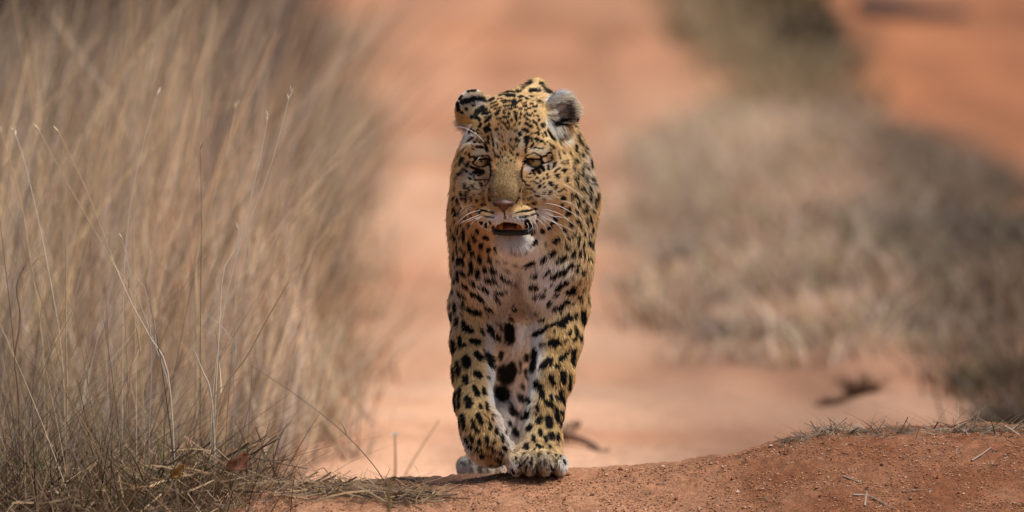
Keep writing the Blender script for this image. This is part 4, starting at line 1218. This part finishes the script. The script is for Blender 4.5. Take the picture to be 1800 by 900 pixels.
# straw litter on the crest left of the paws
parts = []
n = 700
fx = rng.random(n) ** .85
x = -.52 + .40 * fx + .01 * rng.normal(size=n)
y = crest_y(x) - .10 + .13 * rng.random(n) * (1.15 - fx) - .05 * rng.random(n)
LIT = np.concatenate([STRAW, A([[.14, .10, .075], [.20, .14, .10], [.10, .075, .06], [.55, .43, .26]])])
parts.append(straws(lift(x, y, .002) + A([0, 0, 1]) * ((.026 * (1.05 - fx) * rng.random(n)))[:, None], rng.normal(0, 1.2, n), .012 + .13 * rng.random(n) ** 2.2, rng.normal(0, .30, n), .0008 + .0030 * rng.random(n) ** 3, palette(n, LIT * A([.85, .74, .64]), .5), rng.normal(0, .35, n)))
n = 260
fx = rng.random(n) ** 1.1
x = -.52 + .36 * fx; y = crest_y(x) + .02 * rng.normal(size=n)
parts.append(blades(lift(x, y, -.004), rng.random(n) * 6.283, .008 + .035 * rng.random(n) ** 2, .3 + 1.6 * rng.random(n), .2 + 1.0 * rng.random(n), .0012 + .002 * rng.random(n), palette(n, LIT, .4, .03), 4))
stuff("straw_litter", parts, "flattened straw litter on the sand crest left of the paws")

# dark bits of root and twig strewn over the bank
parts = []
n = 420
x = .12 + .85 * rng.random(n) ** .7; y = crest_y(x) + .02 - .5 * rng.random(n)
kk = vnoise(np.c_[x, y], 9, 98) > .42
x, y = x[kk], y[kk]; n = len(x)
parts.append(straws(lift(x, y, .0) * A([1, 1, 0]) + A([0, 0, 1]) * (ground_z(x, y) + .0015)[:, None], rng.random(n) * 6.283, .004 + .022 * rng.random(n) ** 2.5, rng.normal(0, .25, n), .0009 + .0018 * rng.random(n) ** 2, palette(n, A([[.10, .06, .04], [.16, .10, .07], [.30, .21, .15], [.06, .04, .03]]), .4), rng.normal(0, .4, n)))
stuff("soil_litter", parts, "dark bits of twig and root strewn over the bank of soil at right")

# right-hand low scrub
SCRUB = A([[.34, .27, .215], [.40, .33, .275], [.27, .21, .175], [.30, .255, .15], [.22, .175, .155], [.36, .30, .24]])
parts = []
def scrub(n, clumps, fx, hh, pal, wid=.006, green=.08, cr=.06):
    cxx, cyy = fx(clumps)
    k = rng.integers(0, clumps, n)
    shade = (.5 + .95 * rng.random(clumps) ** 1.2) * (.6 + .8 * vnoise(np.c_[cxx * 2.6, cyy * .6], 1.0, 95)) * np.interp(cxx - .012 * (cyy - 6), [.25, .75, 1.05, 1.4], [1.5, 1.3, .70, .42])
    hs = .6 + .8 * rng.random(clumps)
    x = cxx[k] + rng.normal(size=n) * cr; y = cyy[k] + rng.normal(size=n) * cr * 1.3
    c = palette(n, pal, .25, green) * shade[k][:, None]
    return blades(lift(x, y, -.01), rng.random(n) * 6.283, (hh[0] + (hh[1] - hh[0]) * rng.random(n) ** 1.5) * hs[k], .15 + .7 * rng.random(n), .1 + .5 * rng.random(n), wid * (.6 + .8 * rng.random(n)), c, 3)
def f_main(m):
    y = 6.2 + 11.3 * rng.random(m) ** .9
    l = np.interp(y, [6.2, 7.5, 12, 17.5], [.42, .27, .30, .45]) + .08 * (vnoise(np.c_[y * 1.1, y * 0], 1.0, 97) - .5); r = np.interp(y, [6, 10, 12, 14, 16, 17.5], [1.65, 1.6, 1.5, 1.4, 1.2, 1.0])
    x = l + (r - l) * rng.random(m)
    return x, y
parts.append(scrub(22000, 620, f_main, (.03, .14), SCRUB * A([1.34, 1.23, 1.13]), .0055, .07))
def f_far(m):
    y = 19 + 17 * rng.random(m)
    l = np.interp(y, [19, 24, 29, 36], [.84, .80, .72, .74]); r = np.interp(y, [19, 24, 29, 36], [1.18, 1.24, 1.24, 1.22])
    return l + (r - l) * rng.random(m), y
parts.append(scrub(3600, 110, f_far, (.06, .26), A([[.32, .245, .14], [.25, .19, .115], [.36, .28, .185], [.22, .16, .11]]), .009, .15, .08))
def f_edge(m):
    y = 3.2 + 4.5 * rng.random(m)
    l = np.interp(y, [3.2, 5, 6.5, 7.7], [1.0, .98, 1.02, .95])
    return l + .5 * rng.random(m) ** .8, y
parts.append(scrub(3200, 100, f_edge, (.04, .16), A([[.17, .125, .10], [.22, .17, .13], [.13, .10, .08], [.18, .15, .08]]) * A([1.5, 1.35, 1.3]), .005, .1))
stuff("low_scrub", parts, "low grey dry scrub on the bank right of the track")

# ------------------------------------------------------------------ sand grains and crumbs of soil on the crest
def crumbs(name, n, x, y, size, cols, label):
    base = A([[1, 0, 0], [-1, 0, 0], [0, 1, 0], [0, -1, 0], [0, 0, 1], [0, 0, -1]], float)
    fa = A([[0, 2, 4], [2, 1, 4], [1, 3, 4], [3, 0, 4], [2, 0, 5], [1, 2, 5], [3, 1, 5], [0, 3, 5]])
    c = np.stack([x, y, ground_z(x, y)], 1)
    V = base[None] * size[:, None, None] * (.6 + .8 * rng.random((n, 6, 1)))
    a = rng.random(n) * 6.283
    R = np.zeros((n, 3, 3)); R[:, 0, 0] = np.cos(a); R[:, 0, 1] = -np.sin(a); R[:, 1, 0] = np.sin(a); R[:, 1, 1] = np.cos(a); R[:, 2, 2] = .75
    V = np.einsum('nij,nkj->nki', R, V) + c[:, None] + A([0, 0, 1]) * (size * .35)[:, None, None]
    F = (fa[None] + (np.arange(n) * 6)[:, None, None]).reshape(-1, 3)
    me = np_mesh(name, V.reshape(-1, 3), F, smooth=False)
    set_col(me, np.repeat(cols, 6, 0))
    o = link(name, me, tint_mat(name, rough=.8, spec=.3))
    tag(o, label, name.replace("_", " "), None, "stuff")
n = 26000
x = -.5 + 1.5 * rng.random(n); y = crest_y(x) + .05 - .62 * rng.random(n)
pal = A([[.40, .18, .085], [.26, .10, .045], [.50, .28, .16], [.20, .08, .04], [.62, .46, .34]])
kk = vnoise(np.c_[x, y], 16, 96) > .38
x, y = x[kk], y[kk]; n = len(x)
crumbs("sand_grains", n, x, y, .0009 + .0016 * rng.random(n) ** 2 + .004 * rng.random(n) ** 110, pal[rng.choice(5, n, p=[.38, .27, .20, .09, .06])] * (.75 + .5 * rng.random((n, 1))), "loose coarse grains of red sand along the crest")

# ------------------------------------------------------------------ single plants and things
def thing_mesh(name, V, F, Cc, label, cat, group=None, mat=grass_m):
    me = np_mesh(name, V, F, smooth=False)
    set_col(me, Cc)
    o = link(name, me, mat)
    return tag(o, label, cat, group)

def merge_tubes(lst):
    """[(pts, radii, colour)] -> V, F, C"""
    V, F, Cc, n = [], [], [], 0
    for pts_, r, c in lst:
        v, f = tube(pts_, r, 5)
        V.append(v); F.append(np.array(f) + n); Cc.append(np.tile(A(c, float), (len(v), 1))); n += len(v)
    return np.concatenate(V), np.concatenate(F), np.concatenate(Cc)

stem_m = tint_mat("stem", rough=.65, spec=.25, noise=.25, nscale=120)
def tint_part(name, V, F, Cc, mat, parent):
    me = np_mesh(name, V, F)
    set_col(me, Cc)
    o = link(name, me, mat)
    o.parent = parent
    return o

def stalk(pix, yb, yt, r, col, label, head=0, group="single grass stalks in the left grass", name="grass_stalk", cat="grass stalk"):
    """a single stalk seen along pixel points; foot on the ground"""
    q = np.array(pix, float)
    k = np.linspace(0, 1, len(q))
    pts_ = [P(a[0], a[1], yb + (yt - yb) * t) for a, t in zip(q, k)]
    foot = pts_[0].copy(); g = G(foot[0], foot[1])
    if foot[2] > g + .02:
        dirn = pts_[0] - pts_[1]
        foot = A([pts_[0][0] + dirn[0] / max(abs(dirn[2]), .02) * min(.03, foot[2] - g), pts_[0][1], g - .01])
        pts_ = [foot] + pts_
    else:
        pts_[0][2] = min(pts_[0][2], g - .004)
    pw = smooth_pts(pts_, 16)
    rt = bpy.data.objects.new(name, None)
    COL.objects.link(rt)
    rt.location = pw[0]
    tag(rt, label, cat, group)
    V, F, Cc = merge_tubes([(pw - pw[0], np.linspace(r, r * .45, 16), col)])
    tint_part("stem", V, F, Cc, stem_m, rt)
    tip = pw[-1] - pw[0]
    dirn = pw[-1] - pw[-3]; dirn /= np.linalg.norm(dirn)
    if head:
        bl = []
        for i in range(head):
            b0 = tip - dirn * (.004 * i)
            a = rng.random() * 6.283
            s = dirn * .010 + A([math.cos(a), math.sin(a), .2]) * .005
            bl.append((np.array([b0, b0 + s * .5, b0 + s]), A([.0007, .0012, .0002]), A(col) * 1.1))
        V, F, Cc = merge_tubes(bl)
        tint_part("seed_head", V, F, Cc, stem_m, rt)
    # one dry leaf
    i = 4 + rng.integers(0, 4)
    b0 = pw[i] - pw[0]
    az = rng.random(1) * 6.283
    V, F, Cc = blades(b0[None], az, A([.05 + .05 * rng.random()]), A([.5]), A([.5 + rng.random()]), A([.003]), A([col]) * .85, 5)
    tint_part("leaf", V, F, Cc, grass_m, rt)
    return rt
PALE = (.78, .68, .52); GREYS = (.55, .48, .42); DARKS = (.22, .155, .11); GOLD = (.66, .50, .30)
stalk([(377, 752), (384, 600), (392, 480), (412, 440), (470, 310), (511, 160)], 0, .05, .0014, PALE, "tallest pale grass stalk bending right, its tip just left of the track edge", 5)
stalk([(372, 720), (390, 560), (420, 430), (452, 300), (471, 205)], .1, .15, .0013, PALE, "pale stalk running close beside the tallest right-bending one, slightly shorter", 4)
stalk([(387, 702), (435, 625), (470, 560), (507, 497)], .0, -.05, .0021, GOLD, "thick straw leaning far right over the track edge below the tall pair", 0)
stalk([(372, 702), (355, 650), (340, 612)], 0, 0, .0018, PALE, "short broken straw with a small green leaf near its tip", 0)
stalk([(440, 642), (520, 694), (600, 757), (656, 817)][::-1], -.02, .0, .0010, DARKS, "thin dark wiry stem slanting down across the open sand", 0)
stalk([(490, 785), (505, 690), (516, 630), (525, 572)], .35, .4, .0013, GREYS, "grey stalk standing alone at the edge of the open sand", 3)
stalk([(296, 662), (262, 590), (227, 525), (195, 450)], 0, .0, .0016, PALE, "pale stalk leaning left, crossing the upright ones in mid grass", 0)
stalk([(345, 560), (347, 450), (385, 310), (416, 185)], 1.0, 1.1, .0020, GOLD, "soft-edged golden stalk standing behind the tall pale pair", 4)
stalk([(215, 640), (220, 440), (240, 300), (277, 163)], .45, .5, .0013, PALE, "pale stalk rising nearly upright in the middle of the grass and curving right", 4)
stalk([(245, 600), (192, 440), (150, 330), (102, 230)], .3, .35, .0011, GOLD, "thin golden stalk leaning left, second from the upright pale one", 3)
stalk([(110, 640), (80, 450), (47, 300), (25, 230)], .35, .4, .0014, PALE, "pale stalk leaning left with its tip near the picture's left border", 3)
stalk([(240, 560), (190, 450), (120, 325), (66, 225)], .5, .55, .0012, GOLD, "long golden stalk crossing two others on its way to upper left", 3)
stalk([(75, 620), (52, 450), (35, 350), (2, 232)], .6, .65, .0016, GOLD, "golden stalk closest to the left border, leaning outward", 3)
stalk([(352, 640), (353, 500), (354, 390), (352, 262)], .3, .3, .0009, DARKS, "hair-thin dark upright stalk with one small dark seed", 1)
stalk([(118, 700), (116, 560), (117, 400)], .2, .2, .0019, GOLD, "stout upright golden stalk at far left, its top lost in blur", 0)
stalk([(33, 700), (26, 630), (36, 560), (29, 505), (42, 470)], .0, .03, .0026, (.26, .17, .11), "thick brown dead stem with dark curled leaf at far left", 0)
stalk([(300, 700), (270, 600), (232, 495), (215, 420)], .15, .2, .0012, GREYS, "grey stalk leaning left behind the crossing pale one", 2)
stalk([(410, 720), (414, 600), (413, 500), (418, 400)], .45, .5, .0012, GREYS, "slender grey upright stalk right of the tall pale pair", 3)
stalk([(262, 760), (266, 640), (258, 520), (240, 490)], .0, .0, .0013, GREYS, "grey stem with bent-over tip in the lower middle of the grass", 0)
stalk([(695, 850), (695, 800), (694, 768)], 1.5, 1.5, .0030, (.36, .22, .12), "blurred lone stem with white tuft on the sand left of the leopard", 0, None, "tufted_weed", "weed")
stalk([(705, 850), (735, 795), (772, 738)], 1.6, 1.7, .0026, (.36, .22, .13), "blurred bare stem leaning right, beside the white-tufted one", 0, None, "bare_stem", "stem")
stalk([(683, 900), (686, 865), (688, 838)], -1.6, -1.6, .0036, (.20, .15, .05), "blurred greenish stem close to the viewer at the bottom border", 0, None, "weed_stem", "weed")
# white tuft on the lone stem
tw = [o for o in COL.objects if o.name == "tufted_weed"][0]
bl = []
c0 = P(694, 766, 1.5) - A(tw.location)
for i in range(40):
    a = rng.normal(size=3); a /= np.linalg.norm(a); a[2] = abs(a[2]) * .6
    bl.append((np.array([c0, c0 + a * .006, c0 + a * .012]), A([.0006, .0006, .0003]), (.80, .74, .66)))
tint_part("seed_tuft", *merge_tubes(bl), stem_m, tw)

# green shoots
def shoot(px, py, y, n, h, label, col=GREEN, group=None, name="green_shoot", cat="plant"):
    p = P(px, py, y)
    x0, y0 = p[0], p[1]
    base = np.stack([x0 + .004 * rng.normal(size=n), y0 + .004 * rng.normal(size=n), np.full(n, G(x0, y0) - .004)], 1)
    V, F, Cc = blades(base, rng.random(n) * 6.283, h * (.6 + .6 * rng.random(n)), .1 + .4 * rng.random(n), .1 + .5 * rng.random(n), np.full(n, .0035), palette(n, col), 4)
    rt = bpy.data.objects.new(name, None); COL.objects.link(rt); rt.location = (x0, y0, G(x0, y0))
    tag(rt, label, cat, group)
    for i in range(n):
        sl = slice(i * 10, i * 10 + 10)
        tint_part("leaf", V[sl] - A(rt.location), F[:4], Cc[sl], grass_m, rt)
    return rt
shoot(597, 828, -.04, 5, .028, "small bright green shoot sprouting from straw litter on the crest")
shoot(612, 832, -.03, 4, .018, "tiny green sprout just right of the brighter shoot in straw litter")
shoot(1452, 768, -.02, 3, .045, "slim upright green shoot in the dead grass on right crest")
shoot(1745, 722, 1.6, 8, .06, "soft green weed behind the right end of the crest")
shoot(370, 738, -.05, 8, .10, "green leafy shoot among short dry grass at lower left")
shoot(100, 720, -.1, 9, .15, "green grass shoot low in the far left tangle")
shoot(440, 700, .1, 4, .12, "green-tipped thin shoot at the right edge of the tall grass")

shoot(292, 690, -.08, 6, .13, "fresh green blades rising beside the orange-brown dead leaf")
shoot(215, 770, -.2, 6, .09, "small green blades in the middle of the lower left tangle")

# dead grass tufts lying on the right crest
def dead_tuft(px0, px1, n, hmax, label, yoff=0.0):
    x = P(px0, 700, 0)[0] + (P(px1, 700, 0)[0] - P(px0, 700, 0)[0]) * rng.random(n)
    y = crest_y(x) + .01 + yoff + .03 * rng.normal(size=n)
    z = ground_z(x, y)
    b = np.stack([x, y, z - .003], 1)
    m = n // 2
    pal = A([[.23, .155, .10], [.16, .105, .07], [.38, .29, .21], [.09, .06, .042], [.19, .135, .09]])
    a = blades(b[:m], rng.random(m) * 6.283, hmax * (.25 + .95 * rng.random(m) ** 2), .2 + 1.3 * rng.random(m), .2 + 1.0 * rng.random(m), .0010 + .0018 * rng.random(m) ** 2, palette(m, pal, .25, .04), 4)
    s = straws(b[m:] + A([0, 0, .006]), rng.normal(0, 1.1, n - m), .012 + .07 * rng.random(n - m) ** 2, rng.normal(0, .40, n - m), .0010 + .0018 * rng.random(n - m) ** 2, palette(n - m, pal, .3), rng.normal(0, .25, n - m))
    V, F, Cc = join([a, s])
    o = A([x.mean(), y.mean(), z.mean()])
    t = thing_mesh("dead_grass_tuft", V - o, F, Cc, label, "grass tuft", "dead grass tufts on the crest")
    t.location = o
dead_tuft(1375, 1470, 170, .040, "dead grass tuft at the left end of the right-hand crest line")
dead_tuft(1450, 1610, 260, .042, "longest matted dead grass tuft, middle of the right crest, beside green shoot")
dead_tuft(1640, 1700, 80, .070, "sparse dead tuft with a few upright bent stems on right crest")
dead_tuft(1690, 1800, 190, .045, "dead grass tuft at the right border on the crest")

def twig(pix, y, r, col, label, branches=(), name="twig", cat="twig", onground=True, lift_=.002):
    ps = []
    for a in pix:
        yy = y if not isinstance(y, (list, tuple)) else None
        ps.append(a)
    def place(q, yy):
        q = np.array(q, float)
        out = []
        for i, a in enumerate(q):
            d = ray(*a); 
            if onground:
                # follow the sight line down to the ground
                yc = np.linspace(-1.2, .6, 400)
                pp = CAM[None] + d[None] * ((yc - CAM[1]) / d[1])[:, None]
                g = ground_z(pp[:, 0], pp[:, 1])
                k = np.argmax(pp[:, 2] <= g) if (pp[:, 2] <= g).any() else np.argmin(pp[:, 2] - g)
                p = pp[k].copy(); p[2] = max(p[2], g[k]) + lift_
            else:
                p = P(a[0], a[1], yy)
            out.append(p)
        return out
    main = smooth_pts(place(pix, y), 14)
    o = main[0].copy()
    lst = [(main - o, np.linspace(r, r * .5, 14), col)]
    for bq, br in branches:
        bb = smooth_pts(place(bq, y), 8)
        lst.append((bb - o, np.linspace(br, br * .5, 8), col))
    V, F, Cc = merge_tubes(lst)
    t = thing_mesh(name, V, F, Cc, label, cat, None, stem_m)
    t.location = o
    return t
twig([(690, 842), (722, 846), (755, 852), (780, 857)], 0, .0024, (.13, .09, .07), "dark curved twig at the right end of the straw litter", [([(725, 846), (745, 843), (752, 841)], .002)])
twig([(700, 868), (725, 872), (745, 868)], 0, .0022, (.42, .33, .22), "pale forked straw twig below the dark curved twig", [([(715, 870), (722, 880)], .0018)])
twig([(570, 870), (610, 862), (630, 850)], 0, .0016, (.50, .38, .20), "yellow straw lying diagonally on the crest litter")
twig([(420, 838), (490, 856), (560, 882)], 0, .0018, (.50, .41, .28), "long pale straw slanting down across the litter at the bottom")
twig([(1708, 812), (1725, 803), (1742, 790)], 0, .0020, (.40, .30, .24), "short pale twig lying on the soil slope at far right")
twig([(1482, 840), (1505, 849), (1527, 856)], 0, .0018, (.44, .33, .26), "thin straight twig on the soil slope below the crest tufts")
twig([(1500, 872), (1530, 876), (1570, 897)], 0, .0020, (.44, .34, .27), "forked dry twig at the bottom of the soil slope", [([(1520, 892), (1524, 866)], .0016), ([(1530, 876), (1548, 882)], .0014)])
twig([(1585, 866), (1615, 864), (1640, 863)], 0, .0013, (.36, .26, .20), "short level twig at right of the forked twig")
twig([(432, 800), (480, 812), (540, 824)], -.02, .0018, (.20, .14, .11), "dark twig leaning out of the grass low over the litter", [([(480, 812), (492, 770), (505, 745)], .0014)], onground=False)

# blurred broken branch behind the leopard
def branch(parts_, label, name, cat, col):
    lst = [(smooth_pts([P(*a) for a in pts_], 12), np.array(np.interp(np.linspace(0, 1, 12), np.linspace(0, 1, len(r)), r)), col) for pts_, r in parts_]
    o = lst[0][0][0].copy()
    V, F, Cc = merge_tubes([(a - o, r, c) for a, r, c in lst])
    t = thing_mesh(name, V, F, Cc, label, cat, None, stem_m)
    t.location = o
branch([([(975, 768, 3.3), (1000, 768, 3.25), (1030, 776, 3.2), (1055, 795, 3.1), (1068, 826, 3.0)], [.010, .009, .007, .007, .004]),
        ([(990, 768, 3.25), (1003, 752, 3.3), (1020, 744, 3.3)], [.012, .014, .006]), ([(1056, 795, 3.1), (1072, 790, 3.1)], [.006, .003])],
       "blurred broken branch on the sand just right of the front paw", "broken_branch", "branch", (.22, .125, .075))
# dark uprooted clump right of the track
def clump(px, py, y, w, h, n, col, label, name="uprooted_clump", cat="clump"):
    p = P(px, py, y)
    m = n
    x = p[0] + w * rng.normal(size=m) * .5; yv = y + w * rng.normal(size=m) * .4
    b = np.stack([x, yv, ground_z(x, yv, False) - .01], 1)
    hh = h * np.exp(-((x - p[0]) / w) ** 2) * (.4 + .8 * rng.random(m))
    V, F, Cc = blades(b, rng.random(m) * 6.283, hh, .3 + .8 * rng.random(m), .3 + .6 * rng.random(m), .006 + .006 * rng.random(m), A(col)[None] * (.6 + .8 * rng.random((m, 1))), 3)
    o = A([p[0], y, G(p[0], y)])
    t = thing_mesh(name, V - o, F, Cc, label, cat)
    t.location = o
clump(1515, 692, 5.1, .036, .075, 130, (.21, .12, .075), "dark uprooted clump lying on open sand right of the leopard")
clump(1465, 702, 5.0, .03, .03, 140, (.14, .075, .045), "small dark clod just left of the larger uprooted clump", "soil_clod", "clod")

# dead leaves
def dead_leaf(px, py, y, size, col, label, rz):
    me = bpy.data.meshes.new("dead_leaf")
    nu, nv = 8, 5
    vs, fs = [], []
    for i in range(nu + 1):
        t = i / nu
        wdt = size * .42 * math.sin(math.pi * min(1, t * .96 + .02)) ** .8
        for j in range(nv):
            s = (j / (nv - 1) - .5) * 2
            x_ = (t - .5) * size * 2 * .6
            vs.append((x_, s * wdt * .8 + .004 * math.sin(t * 9), abs(s) * wdt * .55 + .012 * math.sin(t * 5 + s) * size * 15 * .1 + size * .1 * t * t))
    for i in range(nu):
        for j in range(nv - 1):
            a = i * nv + j
            fs.append((a, a + 1, a + nv + 1, a + nv))
    me.from_pydata(vs, [], fs)
    c = A(col)[None] * (.7 + .6 * rng.random((len(vs), 1)))
    set_col(me, c)
    md = link("dead_leaf", me, tint_mat("dead_leaf", rough=.7, spec=.2, noise=.3, nscale=150))
    sl = md.modifiers.new("thickness", 'SOLIDIFY'); sl.thickness = .0008
    for p in me.polygons:
        p.use_smooth = True
    md.location = P(px, py, y)
    md.rotation_euler = (math.radians(68), math.radians(-30), rz)
    tag(md, label, "leaf", "dead leaves in the grass")
dead_leaf(418, 816, -.12, .044, (.17, .055, .030), "curled dark red-brown dead leaf at the grass edge", .5)
dead_leaf(315, 832, -.2, .034, (.46, .22, .06), "orange-brown dead leaf low in the tangled grass", -.6)

# ------------------------------------------------------------------ shrubs out of focus
def shrub(px, py, y, w, h, n, cols, label, group="shrubs beyond the track", name="shrub", leaf=.035, stems=9):
    """foot at pixel (px, py) on depth y; crown of many small leaves on thin stems"""
    x0 = P(px, py, y)[0]
    g = G(x0, y)
    rt = bpy.data.objects.new(name, None); COL.objects.link(rt); rt.location = (x0, y, g)
    tag(rt, label, "shrub", group)
    tips, lst = [], []
    for i in range(stems):
        a = rng.random() * 6.283; rr_ = w * (.25 + .75 * rng.random()); hh = h * (.45 + .5 * rng.random())
        tip = A([math.cos(a) * rr_ * .8, math.sin(a) * rr_ * .8, hh])
        lst.append((smooth_pts([A([0, 0, -.03]), tip * A([.35, .35, .55]), tip], 7), np.linspace(.009, .003, 7), (.16, .11, .08)))
        tips.append(tip); tips.append(tip * A([.6, .6, .75]))
    tint_part("stems", *merge_tubes(lst), stem_m, rt)
    tips = np.array(tips)
    k = rng.integers(0, len(tips), n)
    c = tips[k] + rng.normal(size=(n, 3)) * A([w * .26, w * .26, h * .2])
    c[:, 2] = np.maximum(c[:, 2], .01)
    u = rng.normal(size=(n, 3)); u /= np.linalg.norm(u, axis=1)[:, None]
    v = np.cross(u, rng.normal(size=(n, 3))); v /= np.linalg.norm(v, axis=1)[:, None]
    s = (leaf * (.5 + rng.random(n)))[:, None]
    V = np.stack([c - u * s, c + v * s * .35, c + u * s, c - v * s * .35], 1).reshape(-1, 3)
    F = np.arange(n * 4).reshape(-1, 4)
    cc = palette(n, A(cols), .3) * (.7 + .6 * rng.random(len(tips)))[k][:, None]
    tint_part("foliage", V, F, np.repeat(cc, 4, 0), grass_m, rt)
OLIVE = [[.26, .20, .10], [.30, .23, .125], [.20, .155, .08], [.32, .25, .15]]
DARK = [[.10, .075, .055], [.14, .10, .075], [.08, .06, .05], [.17, .13, .10]]
GREYB = [[.28, .22, .18], [.22, .175, .15], [.33, .27, .225], [.18, .14, .12]]
DIM = [[.17, .125, .10], [.13, .10, .08], [.21, .165, .13], [.10, .08, .065]]
shrub(1350, 160, 26.5, .24, .26, 800, OLIVE, "olive green shrub at the far end of the scrub between the tracks")
shrub(1440, 175, 23.0, .16, .20, 900, [[.15, .12, .08], [.19, .15, .10]], "dark shrub standing against the bare red track at far right")
shrub(1230, 60, 35, .30, .30, 1000, OLIVE, "distant olive shrub at the top beside the main track")
shrub(1300, 30, 38, .26, .26, 800, [[.24, .15, .09], [.18, .11, .07]], "distant reddish brown shrub at the top border")
def tussock(px, py, y, w, h, n, cols, label):
    x0 = P(px, py, y)[0]
    a = rng.random(n) * 6.283; r = w * np.sqrt(rng.random(n)) * .8
    x = x0 + np.cos(a) * r; yv = y + np.sin(a) * r
    V, F, Cc = blades(lift(x, yv, -.01), a + rng.normal(0, .8, n), h * (.4 + .7 * rng.random(n)) * (1 - .5 * (r / w)), .15 + .7 * rng.random(n), .1 + .5 * rng.random(n), .003 + .003 * rng.random(n), palette(n, A(cols), .4), 4)
    o = A([x0, y, G(x0, y)])
    t = thing_mesh("grass_tussock", V - o, F, Cc, label, "grass tuft", "low tussocks on the right bank")
    t.location = o
tussock(1690, 330, 13.0, .17, .12, 500, DIM, "dim tussock on the upper right shoulder of the scrub bank")
tussock(1790, 440, 9.8, .2, .13, 700, DIM, "dark brown tussock at the right border half way up the bank")
tussock(1600, 430, 10.2, .18, .12, 520, GREYB, "grey brown tussock in the middle of the scrub bank")
tussock(1230, 420, 10.4, .13, .12, 420, [[.44, .36, .30], [.38, .31, .26], [.42, .35, .30]], "pale grey tussock near the left edge of the scrub bank")
tussock(1310, 590, 7.0, .13, .10, 420, GREYB, "grey tussock at the lower left corner of the scrub bank")
tussock(1450, 590, 6.8, .12, .10, 380, [[.28, .25, .12], [.34, .28, .19], [.26, .20, .15]], "greenish tussock on the lower edge of the scrub bank")
tussock(1580, 580, 6.9, .10, .10, 300, DIM, "dark tussock beside the bare orange patch below the bank")
tussock(1770, 620, 5.6, .14, .10, 520, [[.13, .13, .05], [.16, .13, .10], [.10, .08, .06]], "greenish dark tussock at right below the bank")
tussock(1790, 690, 4.0, .10, .09, 520, DIM, "dark tussock at the right border just behind the crest")
shrub(60, 120, 21, .55, .75, 2600, DARK, "dark shrub behind the tall grass at the upper left")
shrub(215, 100, 24, .45, .62, 2000, [[.15, .10, .07], [.2, .14, .1]], "brown shrub behind the tall grass right of the darker one")
shrub(390, 40, 30, .35, .5, 1200, DARK, "far dark shrub at the upper edge near the start of the track")

# dark fallen log at the top right
branch([([(1500, 8, 28.0), (1530, 8, 28.0), (1580, 14, 28.0), (1640, 20, 28.1), (1700, 22, 28.2)], [.035, .05, .045, .03, .02])],
       "dark fallen log lying across the red ground at the top right", "fallen_log", "log", (.055, .042, .042))
